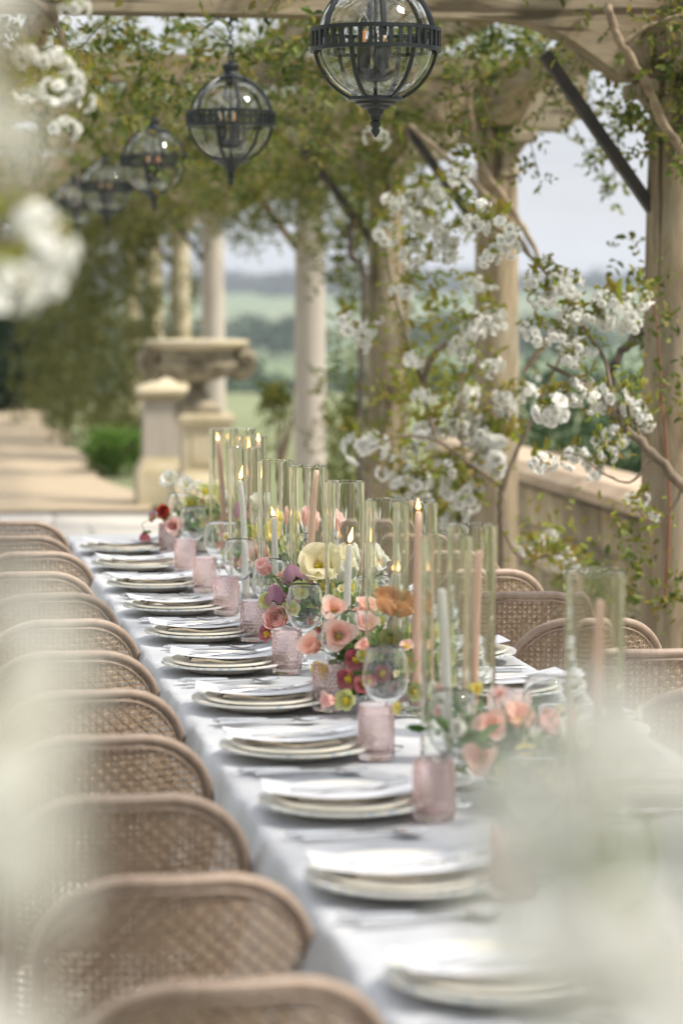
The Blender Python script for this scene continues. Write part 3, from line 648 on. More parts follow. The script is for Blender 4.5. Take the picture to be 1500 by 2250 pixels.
# ------------------------------------------------------------------ flowers
def petals(b_, n_, Ln, Wd, a0, a1, cup=.3, ruf=.0, r0=.003, z0=0, ph=0, nu=5, nv=4):
    for k in range(n_):
        az = 2 * PI * k / n_ + ph + random.uniform(-.1, .1); la = random.uniform(.92, 1.08); q = random.uniform(0, 6); da = random.uniform(-.12, .12)
        ca, sa = math.cos(az), math.sin(az); mer = [(r0, z0)]
        for i in range(nu): a = a0 + (a1 - a0) * (i + .5) / nu + da * i / nu; mer.append((mer[-1][0] + Ln * la / nu * math.sin(a), mer[-1][1] + Ln * la / nu * math.cos(a)))
        def fn(u, v):
            i = round(u * nu); r, z = mer[i]; a = a0 + (a1 - a0) * u; ww = Wd * (math.sin(PI * min(.985, .08 + .80 * u) ** .85) ** .7) * .5; t = 2 * v - 1
            off = cup * ww * t * t + ruf * Ln * math.sin(t * 4.5 + q + u * 2) * u
            rr = r - off * math.cos(a); zz = z + off * math.sin(a); zz += -Ln * .10 * t * t * (u > .95)
            return (rr * ca - ww * t * sa, rr * sa + ww * t * ca, zz)
        b_.grid(fn, nu, nv)
def fl_poppy(seed):
    b_ = MB(); petals(b_, 3, .048, .078, .5, 1.25, .35, .11, nu=7, nv=8); petals(b_, 3, .046, .072, .35, 1.0, .4, .12, z0=.002, ph=1.05, nu=7, nv=8); return b_.mesh('poppy', 180)
def fl_tulip(open_):
    b_ = MB(); petals(b_, 3, .045, .040, .25, .2 + open_, .45, .015); petals(b_, 3, .044, .036, .15, .1 + open_ * .8, .5, .015, ph=1.05); return b_.mesh('tulip', 180)
def fl_ran():
    b_ = MB()
    for k in range(6): petals(b_, 6, .012 + .0042 * k, .016 + .004 * k, .9 - .02 * k, -.75 + .20 * k, .5, .01, r0=.002 + .0018 * k, z0=.010 - .0018 * k, ph=k * .5)
    return b_.mesh('ranunculus', 180)
def fl_hel():
    b_ = MB(); petals(b_, 5, .028, .030, .6, 1.15, .3, .02); return b_.mesh('hellebore', 180)
def fl_fri():
    b_ = MB(); petals(b_, 6, .038, .021, 1.1, -.15, .5, 0, nu=6); return b_.mesh('fritillary', 180)
def fl_daff():
    b_ = MB(); petals(b_, 6, .030, .022, 1.0, 1.5, .15, .03); petals(b_, 6, .022, .016, .25, .3, .3, .05); return b_.mesh('daffodil', 180)
b_ = MB()
for k in range(46):
    a, q = random.uniform(0, 2 * PI), random.uniform(.15, .85); d_ = Vector((math.cos(a) * q, math.sin(a) * q, 1)).normalized() * random.uniform(.012, .019); b_.tube([(0, 0, .002), d_ * .6, d_], [.0004, .0004, .0013], 4)
b_.lathe([(.0035, 0), (.0055, .006), (.004, .011), (0, .012)], 10); stam = b_.mesh('stamens'); stam.materials.append(M['stamen'])
KINDS = {'poppy': [fl_poppy(0), fl_poppy(1)], 'tulip': [fl_tulip(.35), fl_tulip(.95)], 'opentulip': [fl_tulip(1.0)], 'ran': [fl_ran()], 'hel': [fl_hel(), fl_hel()], 'fri': [fl_fri()], 'daff': [fl_daff()]}
PN = {'poppy': 'poppy', 'tulip': 'tulip', 'opentulip': 'tulip', 'ran': 'ranunculus', 'hel': 'hellebore', 'fri': 'fritillary', 'daff': 'daffodil'}
NATR = {'poppy': .045, 'tulip': .024, 'opentulip': .034, 'ran': .026, 'hel': .024, 'fri': .016, 'daff': .028}
MESHC = {}
def fmesh(kind, colr, i):
    k = (kind, colr, i % len(KINDS[kind]))
    if k not in MESHC: me = KINDS[kind][k[2]].copy(); me.materials.clear(); me.materials.append(M[colr]); MESHC[k] = me
    return MESHC[k]
def arrangement(X, D, label, fl, leafn=110, spread=.10):
    y = YD(X, D); root = empty('flower_arrangement', (X, y, TT)); tag(root, label, 'flowers', 'flower arrangements down the table'); base = Vector((X, y, TT))
    b_ = MB(); b_.lathe([(.032, 0), (.034, .004), (.05, .02), (.062, .045), (.064, .055), (.060, .055), (.048, .022), (0, .012)], 28, cap=False); b_.build('bowl', M['china'], root)
    sb = MB(); ps = []; ds = []; fl = list(fl)
    for q in range(24):
        p = Vector((random.gauss(0, .055), random.uniform(-.30, .30), random.uniform(.05, .17))); qv = base + p - CAM; dd = qv.dot(FV)
        fl.append((random.choice(('hel', 'hel', 'ran', 'opentulip', 'tulip', 'daff', 'hel')), random.choice(('white', 'cream', 'green', 'pink', 'peach', 'white', 'green', 'yellow', 'cream')), 750 + F * qv.dot(RV) / dd, 1125 - F * qv.dot(UV) / dd, dd - D, random.uniform(.45, .9) * 105 / D, p.x * 8 - .1, -.6, random.uniform(.1, .8)))
    for i, (kind, colr, px, py, dD, rpx, ax, ay, az) in enumerate(fl):
        p = W(px, py, D + dD) - base; d_ = Vector((ax, ay, az)).normalized()
        if p.z < .03: p.z = .03
        o = link(PN[kind], fmesh(kind, colr, i), None, root, p); s = .98 * rpx / (F / (D + dD)) / NATR[kind]; o.scale = (s, s, s); o.rotation_euler = (d_.to_track_quat('Z', 'Y') @ Matrix.Rotation(random.uniform(0, 6), 3, 'Z').to_quaternion()).to_euler()
        if kind in ('poppy', 'opentulip', 'hel'): link('stamens', stam, None, o)
        q0 = Vector((p.x * .25, p.y * .25, .035)); mid = (q0 + p) * .5 + Vector((p.x * .15, p.y * .15, .02)) - d_ * .012
        if kind == 'fri': top = p + Vector((0, 0, .022)); pts = [q0, mid + Vector((0, 0, .04)), top + Vector((-.01, 0, .004)), p]
        else: pts = [q0, mid, p - d_ * .018, p]
        sb.tube(pts, .0016, 6)
        for _ in range(4): ps.append(tuple(q0.lerp(p, random.uniform(.2, .85)))); ds.append((random.uniform(-1, 1), random.uniform(-1, 1), random.uniform(-.1, .9)))
    sb.build('stems', M['stem'], root)
    for _ in range(leafn):
        a, q = random.uniform(0, 2 * PI), random.uniform(.02, spread); ps.append((q * math.cos(a), q * 1.3 * math.sin(a), random.uniform(.03, .12))); ds.append((math.cos(a), math.sin(a), random.uniform(-.2, 1.2)))
    ps = np.array(ps); ds = np.array(ds); leaf_obj('leaves', ps, ds, rand_dirs(len(ps), 1), rng.uniform(.025, .06, len(ps)), .38, M['leaf_table'], root)
    gb = MB()
    for _ in range(64):       # thin grassy blades
        a, q = random.uniform(0, 2 * PI), random.uniform(0, .04); h_, sp2 = random.uniform(.10, .19), random.uniform(.02, .10); x0, y0 = q * math.cos(a), q * math.sin(a); a += random.uniform(-.5, .5); w2 = random.uniform(.0015, .0034)
        gb.grid(lambda u, v: (x0 + math.cos(a) * sp2 * u * u + (v - .5) * w2 * 2 * (1 - u * .9), y0 + math.sin(a) * sp2 * u * u, .04 + h_ * (u - .25 * u * u * u) + .001 * abs(v - .5)), 6, 2)
    gb.build('blades', M['leaf_table'], root, ang=180)
UPC = (-.1, -.55, .8)
arrangement(.985, 5.30, 'orange poppy, peach tulips and burgundy hellebores low in a bowl amid the cylinders', [
    ('poppy', 'orange', 858, 1352, -.12, 60, .25, -.25, .95), ('opentulip', 'peach', 735, 1350, .05, 36, -.2, -.8, .6), ('opentulip', 'peach', 742, 1402, -.02, 44, -.1, -.95, .35), ('tulip', 'peach', 700, 1425, .0, 26, -.7, -.5, .4), ('opentulip', 'pink', 800, 1385, .02, 34, .0, -.6, .7), ('opentulip', 'peach', 795, 1345, .1, 28, .3, -.5, .8),
    ('hel', 'green', 858, 1405, -.10, 30, -.1, -.9, .2), ('hel', 'green', 905, 1400, -.05, 28, .3, -.8, .4), ('hel', 'green', 945, 1395, -.05, 26, .5, -.7, .5), ('hel', 'green', 955, 1440, -.08, 24, .4, -.9, .1), ('hel', 'green', 890, 1455, -.14, 26, .0, -1, .2), ('hel', 'burg', 785, 1450, -.10, 26, -.4, -.8, .2), ('hel', 'burg', 770, 1490, -.12, 26, -.6, -.7, .0), ('hel', 'burg', 800, 1500, -.15, 24, -.2, -1, .0), ('hel', 'green', 800, 1440, -.12, 17, -.3, -1, .2), ('hel', 'burg', 835, 1480, -.13, 22, .0, -1, .1),
    ('hel', 'green', 765, 1560, -.15, 26, -.5, -.8, .2), ('tulip', 'pink', 735, 1575, -.15, 18, -.9, -.4, .1), ('poppy', 'yellow', 715, 1470, -.05, 28, -.7, -.5, -.2), ('hel', 'green', 905, 1520, -.15, 24, .3, -1, .1), ('hel', 'green', 970, 1490, -.1, 22, .6, -.8, .1), ('tulip', 'pink', 870, 1540, -.1, 24, 0, -1, .4), ('hel', 'burg', 960, 1470, .1, 22, .6, -.3, .5)], 120)
arrangement(1.0, 6.18, 'cream poppies with yellow centres, purple fritillaries and pink ranunculus in a bowl', [
    ('poppy', 'cream', 698, 1248, -.05, 52, -.05, -.85, .5), ('poppy', 'cream', 752, 1245, .05, 46, .3, -.5, .8), ('fri', 'purple', 602, 1285, -.05, 22, .1, -.1, -1), ('fri', 'purple', 638, 1240, .0, 22, .2, -.2, -.95), ('ran', 'pink', 613, 1365, -.05, 30, -.4, -.85, .35), ('ran', 'pink', 690, 1360, .0, 24, -.1, -.9, .4), ('hel', 'burg', 592, 1392, -.05, 20, -.7, -.6, .1), ('hel', 'burg', 690, 1375, -.05, 22, .1, -1, .2), ('hel', 'green', 590, 1320, -.05, 20, -.6, -.6, .1), ('hel', 'green', 660, 1300, -.05, 24, -.2, -.9, .3), ('hel', 'green', 725, 1315, -.03, 22, .2, -.9, .3),
    ('hel', 'green', 778, 1295, .0, 22, .5, -.7, .3), ('tulip', 'white', 740, 1275, .0, 24, .3, -.4, .9), ('tulip', 'white', 790, 1265, .1, 22, .5, -.2, .8), ('tulip', 'pink', 590, 1260, .1, 22, -.5, -.4, .7), ('poppy', 'white', 800, 1225, .1, 30, .4, -.4, .9), ('hel', 'green', 640, 1340, -.06, 22, -.3, -.9, .2), ('tulip', 'white', 830, 1245, .15, 20, .5, 0, .9)], 120, .08)
arrangement(1.0, 7.15, 'yellow poppies with pink tulips and a plum fritillary halfway down the table', [
    ('poppy', 'yellow', 597, 1172, .0, 32, -.1, -.9, .4), ('poppy', 'yellow', 556, 1178, .05, 26, -.5, -.7, .4), ('daff', 'yellow', 622, 1140, .05, 20, .3, -.7, .6), ('tulip', 'pink', 716, 1165, .0, 26, .3, -.2, .95), ('tulip', 'pink', 664, 1155, .05, 24, .1, -.2, 1), ('tulip', 'pink', 578, 1230, -.05, 24, -.4, -.7, .3), ('fri', 'purple', 520, 1102, .0, 20, .1, 0, -1), ('hel', 'green', 535, 1140, .05, 20, -.3, -.7, .6), ('tulip', 'white', 575, 1120, .05, 20, -.2, -.3, .9), ('hel', 'pink', 560, 1210, .0, 22, -.4, -.8, .2), ('hel', 'green', 640, 1200, .0, 22, .1, -.9, .3), ('ran', 'peach', 550, 1240, -.05, 22, -.5, -.8, .3), ('hel', 'white', 690, 1210, .0, 22, .3, -.8, .5), ('hel', 'burg', 520, 1240, 0, 18, -.7, -.5, 0)], 100, .08)
arrangement(.97, 8.45, 'white poppies with red and pink blooms at the far end of the table', [
    ('poppy', 'white', 376, 1062, .0, 25, -.4, -.6, .7), ('poppy', 'white', 408, 1072, .0, 24, .0, -.7, .7), ('poppy', 'white', 436, 1078, .05, 20, .3, -.6, .7), ('ran', 'red', 368, 1126, -.05, 17, -.6, -.7, .2), ('hel', 'purple', 342, 1137, -.05, 14, -.8, -.4, .2), ('tulip', 'pink', 385, 1158, -.05, 18, -.3, -.9, .2), ('ran', 'peach', 482, 1168, -.1, 24, .2, -.9, .3), ('ran', 'peach', 455, 1150, .0, 18, .1, -.9, .4), ('hel', 'red', 474, 1222, -.15, 14, .1, -1, .1), ('hel', 'green', 450, 1085, .0, 20, .2, -.7, .7), ('hel', 'green', 475, 1100, .0, 20, .3, -.7, .6), ('hel', 'green', 420, 1110, .0, 20, 0, -.9, .4), ('poppy', 'cream', 470, 1075, .1, 20, .4, -.3, .9), ('tulip', 'white', 495, 1110, .1, 18, .4, -.3, .9), ('fri', 'burg', 318, 1168, -.05, 11, 0, 0, -1)], 100, .10)
arrangement(1.0, 4.25, 'soft peach and apricot blooms in the bowl nearest the viewer', [
    ('opentulip', 'peach', 1080, 1605, .0, 44, -.2, -.8, .5), ('opentulip', 'peach', 1062, 1665, -.05, 48, -.4, -.8, .2), ('poppy', 'peach', 1130, 1590, .05, 44, .2, -.6, .8), ('hel', 'green', 1160, 1640, .0, 34, .3, -.9, .3), ('hel', 'green', 1110, 1690, -.05, 32, -.1, -1, .1), ('ran', 'pink', 1190, 1600, .05, 36, .5, -.6, .6), ('poppy', 'white', 1230, 1620, .0, 44, .6, -.6, .5), ('hel', 'burg', 1180, 1690, -.05, 30, .2, -1, .1)], 100)

# ------------------------------------------------------------------ globe lanterns
def make_lantern():
    root = empty('globe_lantern'); R_ = .136
    def sph(r, a0, a1, n_): return [(r * math.sin(a0 + (a1 - a0) * k / n_), -r * math.cos(a0 + (a1 - a0) * k / n_)) for k in range(n_ + 1)]
    b_ = MB(); o = sph(R_, .36, PI - .36, 30); b_.lathe(o + [(r * .982, z * .982) for r, z in reversed(o)], 56, cap=False); b_.build('glass_globe', M['seeded'], root, ang=80)
    bd = empty_mesh = MB()
    for zz in (-.0255, .0195): b_ = MB(); b_.lathe([(.143, zz), (.153, zz), (.153, zz + .009), (.143, zz + .009), (.143, zz)], 64, cap=False); b_.build('band_ring', M['iron'], root)
    bar = MB(); bar.box((0, 0, 0), (.005, .0095, .036)); bar_me = bar.mesh('band_bar'); bar_me.materials.append(M['iron'])
    for k in range(40): a = 2 * PI * k / 40; o = link('band_bar', bar_me, None, root, (.149 * math.cos(a), .149 * math.sin(a), .0015)); o.rotation_euler = (0, 0, a)
    for k in range(6):
        for lo in (0, 1):
            a = PI / 3 * k + (PI / 6 if lo else 0) + .05; pts = []
            for i in range(13):
                t = (.34 + (PI / 2 - .34) * i / 12) if lo else (PI / 2 + (PI / 2 - .25) * i / 12); r = .1445; pts.append((r * math.sin(t) * math.cos(a), r * math.sin(t) * math.sin(a), -r * math.cos(t)))
            b_ = MB(); b_.tube(pts, .0042, 6, flat=1.5); b_.build('rib', M['iron'], root)
    b_ = MB(); b_.lathe([(.0, -.129), (.063, -.129), (.064, -.137), (.05, -.141), (.048, -.146), (.036, -.149), (.033, -.154), (.022, -.158), (.018, -.168), (.013, -.172), (.012, -.180), (.009, -.183), (.013, -.187), (.0125, -.193), (.008, -.200), (.011, -.206), (.008, -.214), (.002, -.222), (0, -.223)], 28, cap=False); b_.build('finial', M['iron'], root)
    b_ = MB(); b_.lathe([(.0, .132), (.05, .132), (.052, .140), (.04, .146), (.03, .150), (.024, .160), (.026, .166), (.03, .176), (.028, .184), (.014, .190), (.009, .198), (0, .199)], 28, cap=False); b_.build('cap', M['iron'], root)
    b_ = MB(); b_.tube([(0, 0, .13), (0, 0, -.13)], .0045, 8); b_.lathe([(.0, -.098), (.028, -.092), (.047, -.075), (.050, -.068), (.0, -.066)], 24, cap=False); b_.build('candle_stand', M['iron'], root)
    for k in range(3):
        a = 2 * PI * k / 3 + PI / 6 + PI; x, y = .028 * math.cos(a), .028 * math.sin(a)
        b_ = MB(); b_.lathe([(.0155, -.066), (.0155, -.008), (.012, -.006)], 16, (x, y, 0)); b_.build('sleeve', M['iron'], root)
        b_ = MB(); b_.lathe([(.007, -.006), (.013, .012), (.0155, .026), (.013, .045), (.006, .062), (.001, .072)], 16, (x, y, 0)); bl = b_.build('bulb', M['glass'], root, ang=80)
        b_ = MB(); b_.tube([(x, y, -.002), (x + .001, y, .024)], .0035, 6); b_.build('filament', M['filament'], bl)
    # chain links up to the beam
    for k in range(6):
        z = .210 + k * .024; pts = [(.008 * math.cos(t), 0, z + .015 * math.sin(t)) if k % 2 else (0, .008 * math.cos(t), z + .015 * math.sin(t)) for t in [2 * PI * i / 10 for i in range(11)]]
        b_ = MB(); b_.tube(pts, .0026, 6, cap=False); b_.build('chain_link', M['iron'], root)
    return freeze(root)
lan = make_lantern()
LTX = 1.085
for k in range(6):
    o = lan if k == 0 else copy_tree(lan)
    o.location = (LTX, Y0 + DY * k + (.0 if k else .02), 2.192); o.rotation_euler = (0, 0, PI / 2 - YAW * .6 + (.12 * k)); tag(o, f'black iron globe lantern with seeded glass, {nth(k, 6)} in the hanging row', 'lantern', 'globe lanterns under the pergola')

# ------------------------------------------------------------------ climbing roses on the pergola
def vine(label, Yc, roof, hang, colm, leaf='leaf_rose', size=.037, xr=(-.5, 2.9), stem=True, hx=.5, hr=(1.6, 2.8)):
    root = empty('climbing_rose', (COLX, Yc, 0)); tag(root, label, 'climbing plant', 'climbing roses on the pergola'); base = np.array((COLX, Yc, 0)); PP = []; DD = []; LL = []; tw = MB()
    def addp(p, d, l): PP.append(p); DD.append(d); LL.append(l)
    # clumps over the roof
    for _ in range(roof):
        c = np.array((rng.uniform(*xr), Yc + rng.uniform(-.2, DY + .1), rng.uniform(2.54, 2.88))); k = int(rng.integers(10, 26)); addp(c + rng.normal(size=(k, 3)) * (.16, .2, .085), rand_dirs(k, -.3), rng.uniform(.5, 1.35, k) * size)
    # hanging strands
    for _ in range(hang):
        p = np.array((rng.uniform(.2, 2.85) if rng.random() < hx else rng.uniform(*hr), Yc + rng.uniform(-.2, DY), rng.uniform(2.42, 2.6)))
        if p[0] > 2.25 and min(abs(p[1] - (Y0 + DY * q_)) for q_ in (2, 3)) < .6: continue
        pts = [p.copy()]; d = np.array((rng.normal() * .7, rng.normal() * .7, -.3)); nst = int(rng.integers(4, 11))
        for q in range(nst):
            d = d * .8 + rng.normal(size=3) * .25 + np.array((0, 0, -.16)); d /= np.linalg.norm(d); p = p + d * .06; pts.append(p.copy()); kk_ = int(rng.integers(1, 4)); addp(np.repeat([p], kk_, 0) + rng.normal(size=(kk_, 3)) * .012, rand_dirs(kk_, -.25), rng.uniform(.65, 1.2, kk_) * size)
        if p[0] > 2.3 and min(abs(p[1] - (Y0 + DY * q_)) for q_ in range(1, 3)) < .45: continue
        tw.tube([Vector(q - base) for q in pts], [.0026] * len(pts), 4)
    # round the column
    for (x, y, z0, z1, rad, N) in colm:
        onc = any(math.hypot(x - a, y - c) < .06 for a, c in cols)
        for _ in range(N):
            a = rng.uniform(0, 2 * PI); q = rad * (.35 + .65 * rng.random()); zc = rng.uniform(z0, z1); k = int(rng.integers(6, 14)); addp(np.array((x + q * math.cos(a), y + q * 1.4 * math.sin(a), zc)) + rng.normal(size=(k, 3)) * .07, rand_dirs(k, -.1), rng.uniform(.5, 1.35, k) * size)
        for s_ in range(2 if stem and onc else 0):
            pts = []; a0 = rng.uniform(0, 6)
            for q in range(26): t = q / 25; a = a0 + t * 5; rr = .112 + .012 * math.sin(t * 11 + s_); pts.append(Vector((x + rr * math.cos(a), y + rr * math.sin(a), t * 2.5)) - Vector(base))
            b2 = MB(); b2.tube(pts, [.022 - .012 * q / 25 for q in range(26)], 7); b2.build('stem', M['vine'], root)
    P_, D_, L_ = np.concatenate(PP), np.concatenate(DD), np.concatenate(LL)
    lp, ld, lu, ll = sprigs(P_ - base, D_, L_)
    leaf_obj('leaves', lp, ld, lu, ll.ravel(), .52, M[leaf], root)
    if tw.v: tag(tw.build('twigs', M['twig'], root), kind='stuff')
    return root
def cy_(n_): return Y0 + DY * n_
for q in range(3): vine(('unseen rose canopy added as shade over the bay above the viewer', 'unseen rose canopy added as shade over the bay behind the viewer', 'unseen rose canopy added to shade the table before the large lantern')[q], cy_((-2, -3, -1)[q]) + .1, (26, 20, 48)[q], 0, [(-.46, cy_(-q), 1.5, 2.4, .2, 4)], stem=False, size=.045)  # canopies out of view, added to keep the near tablecloth from getting too bright
vine('climbing rose over the oak column at the frame edge, sprays hanging before the sky', cy_(0) + 1.5, 26, 40, [(COLX, cy_(1), 1.2, 2.4, .16, 5)], size=.036, stem=False, hx=.0, hr=(2.3, 2.95), xr=(.9, 2.9))
vine('climbing rose roofing the bay behind the large globe lantern', cy_(1) + .2, 70, 40, [(COLX - .45, cy_(2), 2.5, 2.7, .2, 6)], hx=.0, hr=(.5, 1.95))
vine('climbing rose hanging thickly between the second and third oak columns', cy_(2) + .2, 75, 60, [(COLX, cy_(3), .5, 2.5, .38, 62)], xr=(.5, 2.9))
vine('climbing rose covering the side of the pale stone column', cy_(3) + .2, 50, 40, [(COLX + .06, cy_(4) - 1.75, .45, 2.4, .20, 90), (COLX - .1, cy_(4) - .7, 1.95, 2.5, .35, 40)], stem=False, xr=(.9, 2.9))
vine('climbing rose over the far bay beside the pale column', cy_(4) + .2, 36, 22, [(COLX, cy_(4) + .3, 2.0, 2.6, .5, 30)], stem=False, xr=(1.2, 2.9))
vine('climbing rose over the bay above the stone urn', cy_(5) + .2, 26, 12, [(COLX, cy_(6), 2.0, 2.6, .35, 16)], stem=False, xr=(1.2, 2.9))
vine('bushy climber swallowing the yellow stone column behind the urn', cy_(6) + .2, 26, 10, [(COLX - .1, cy_(7), 1.1, 2.6, .45, 70), (2.1, cy_(7) - .2, .1, 2.4, .35, 110)], leaf='leaf_shrub', size=.042)
vine('bushy climber on the farther stone column beside the gravel path', cy_(7) + .3, 30, 8, [(2.05, cy_(8) - .6, .1, 2.6, .5, 170), (1.95, cy_(8) + 1.0, .1, 2.6, .5, 150)], leaf='leaf_shrub', size=.045)
vine('tall bushy climber at the far end of the gravel path', cy_(8) + .8, 36, 8, [(1.9, cy_(9) + .3, .1, 2.7, .6, 150), (1.8, cy_(9) + 2.2, .1, 2.7, .6, 130)], leaf='leaf_shrub', size=.05, xr=(-.5, 2.9))

# old woody stems trained up the near columns
def woody(name, label, paths, mk, cat='climbing plant', group=None):
    p0 = paths[0][0]; base = W(p0[0], p0[1], p0[2]); root = empty(name, base); tag(root, label, cat, group)
    for pth_ in paths:
        pts = [W(a, b, c) - base for a, b, c, r in pth_]; rr = [r for *_, r in pth_]; sm = []; sr = []
        for i in range(len(pts) - 1):
            p_1 = pts[max(i - 1, 0)]; p0_, p1_, p2_ = pts[i], pts[i + 1], pts[min(i + 2, len(pts) - 1)]
            for k in range(6):
                t = k / 6; sm.append(.5 * ((2 * p0_) + (p1_ - p_1) * t + (2 * p_1 - 5 * p0_ + 4 * p1_ - p2_) * t * t + (3 * p0_ - p_1 - 3 * p1_ + p2_) * t ** 3) + Vector(rng.normal(size=3) * rr[i] * .18)); sr.append((rr[i] * (1 - t) + rr[i + 1] * t) * rng.uniform(.88, 1.12))
        sm.append(pts[-1]); sr.append(rr[-1]); b_ = MB(); b_.tube(sm, sr, 8); b_.build('branch', M[mk], root, ang=80)
    return root, base
woody('vine_stem', 'bare brown vine stem bending down past the capital of the nearest oak column', [[(1330, 10, 8.3, .014), (1365, 100, 8.3, .015), (1420, 190, 8.35, .015), (1455, 270, 8.4, .015), (1510, 350, 8.45, .015), (1600, 520, 8.6, .016), (1640, 1200, 8.6, .018)], [(1365, 100, 8.3, .01), (1420, 60, 8.3, .007), (1500, 30, 8.3, .005)]], 'vine')
woody('vine_stem', 'pair of old brown vine stems slanting down beside the second oak column', [[(1025, 180, 10.7, .013), (1035, 270, 10.7, .014), (1060, 370, 10.7, .015), (1110, 440, 10.7, .016), (1165, 530, 10.7, .012), (1185, 575, 10.7, .008)], [(900, 275, 11.0, .010), (950, 320, 10.9, .012), (1030, 390, 10.8, .014), (1100, 470, 10.75, .014), (1180, 580, 10.7, .008)]], 'vine')
woody('vine_stem', 'dark thin vine stem hanging beside the third oak column', [[(660, 330, 14.2, .02), (720, 400, 14.2, .022), (770, 470, 14.2, .022), (770, 560, 14.2, .02), (800, 610, 14.2, .016), (790, 900, 14.0, .02), (800, 1150, 13.9, .024)]], 'dark_bark')

# ------------------------------------------------------------------ cherry blossom
def cluster_mesh(nb, seed, r=.037):
    random.seed(seed); b_ = MB()
    for k in range(nb):
        c = Vector(rng.normal(size=3)); c.normalize(); c = c * r * random.uniform(.75, 1.15); c.z *= .8
        ax = (c.normalized() + Vector((0, 0, -.25))).normalized(); q = ax.to_track_quat('Z', 'Y').to_matrix(); s = MB()
        petals(s, 7, .0165, .017, 1.0, 1.6, .35, .06, nu=3, nv=2); petals(s, 7, .0155, .016, .65, 1.25, .4, .08, ph=.4, nu=3, nv=2); petals(s, 6, .0135, .014, .3, .8, .5, .1, ph=.2, nu=3, nv=2); petals(s, 4, .011, .012, .05, .4, .5, .1, nu=3, nv=2)
        b_.add([q @ Vector(p) + c for p in s.v], s.f)
    me = b_.mesh('blossom', 180); me.materials.append(M['petal_white']); return me
CL = [cluster_mesh(n_, 30 + i) for i, n_ in enumerate((8, 10, 7, 9))]
def cl_leaves(seed):
    N = 9; ps = rng.normal(size=(N, 3)) * .010 + (0, 0, .03); d = rand_dirs(N, .9); V, Q = leaf_quads(ps, d, rand_dirs(N, .5), rng.uniform(.025, .055, N), .40); me = np_mesh('young_leaves', V, Q); me.materials.append(M['leaf_cherry']); return me
CLL = [cl_leaves(i) for i in range(4)]
random.seed(11)
def blossoms(root, base, lst, D0=None, natural=.094, extra=0, leafy=True):
    if extra: lst = [(a, b, c * 1.34, *r) for a, b, c, *r in lst] + [(e[0] + random.uniform(-.9, .9) * e[2], e[1] + random.uniform(-.9, .9) * e[2], e[2] * random.uniform(.5, .85), *e[3:]) for e in lst for _ in range(extra)]
    for i, e in enumerate(lst):
        px, py, spx = e[:3]; D = e[3] if len(e) > 3 else D0; p = W(px, py, D) - base; s = spx / (F / D) / natural
        o = link('blossom', CL[i % 4], None, root, p); o.scale = (s, s, s); o.rotation_euler = (random.uniform(-.5, .5), random.uniform(-.5, .5), random.uniform(0, 6))
        if leafy: link('young_leaves', CLL[(i * 3) % 4], None, o)
r1, b1 = woody('cherry_tree', 'white blossoming cherry trained across the nearest oak column', [
    [(1620, 1190, 8.25, .022), (1500, 1065, 8.25, .018), (1420, 985, 8.25, .016), (1350, 915, 8.3, .013), (1290, 850, 8.3, .009), (1200, 800, 8.35, .005)],
    [(1350, 915, 8.3, .008), (1330, 800, 8.35, .007), (1290, 730, 8.4, .0065), (1240, 650, 8.4, .006), (1170, 570, 8.45, .005), (1100, 510, 8.5, .004), (1020, 470, 8.5, .003)],
    [(1420, 985, 8.25, .007), (1380, 900, 8.3, .005), (1390, 860, 8.3, .004)], [(1500, 1065, 8.25, .006), (1475, 1120, 8.25, .005), (1440, 1150, 8.25, .004), (1395, 1115, 8.25, .003)],
    [(1430, 1010, 8.2, .005), (1380, 1060, 8.2, .004), (1310, 1030, 8.2, .0035), (1270, 1000, 8.2, .003), (1200, 990, 8.2, .002)],
    [(1290, 730, 8.4, .004), (1240, 700, 8.4, .003), (1180, 715, 8.4, .002)]], 'bark', 'tree')
blossoms(r1, b1, [(1215, 905, 72), (1240, 885, 52), (1288, 840, 42), (1302, 885, 46), (1352, 872, 46), (1395, 905, 50), (1412, 925, 40), (1350, 965, 50), (1335, 1000, 40), (1265, 1008, 52), (1190, 1018, 48), (1305, 1035, 40), (1400, 1098, 40), (1240, 640, 66), (1215, 605, 40), (1180, 620, 52), (1195, 660, 46), (1255, 700, 52), (1285, 690, 40), (1225, 740, 46), (1285, 765, 46), (1250, 790, 40), (1100, 505, 60), (1115, 540, 48), (1040, 490, 40), (1075, 570, 40), (1360, 690, 70), (1395, 670, 50), (1330, 710, 44), (1385, 720, 40), (1175, 740, 44)], 8.3, extra=1)
r2, b2_ = woody('cherry_tree', 'white blossoming cherry rising behind the right row of chairs', [
    [(1105, 1300, 9.6, .016), (1100, 1160, 9.6, .013), (1105, 1070, 9.6, .011), (1145, 970, 9.6, .009), (1185, 880, 9.6, .007), (1230, 780, 9.6, .005), (1215, 720, 9.6, .003)],
    [(1105, 1075, 9.6, .008), (1075, 1050, 9.6, .007), (1020, 1010, 9.6, .007), (960, 970, 9.6, .006), (880, 960, 9.6, .004), (810, 985, 9.6, .003)],
    [(1145, 970, 9.6, .004), (1110, 900, 9.6, .003), (1080, 800, 9.6, .002)], [(1020, 1010, 9.6, .006), (1010, 900, 9.6, .005), (1025, 780, 9.6, .003), (1065, 700, 9.6, .002)],
    [(960, 970, 9.6, .008), (930, 850, 9.8, .012), (960, 770, 9.8, .012), (1020, 740, 9.8, .010)], [(930, 850, 9.8, .007), (880, 700, 9.8, .005), (845, 540, 9.8, .003), (860, 450, 9.8, .002)],
    [(1100, 1160, 9.6, .008), (1150, 1230, 9.4, .006), (1220, 1215, 9.3, .005), (1255, 1240, 9.3, .003)], [(1150, 820, 9.6, .010), (1200, 745, 9.6, .011), (1215, 740, 9.6, .008)]], 'bark', 'tree')
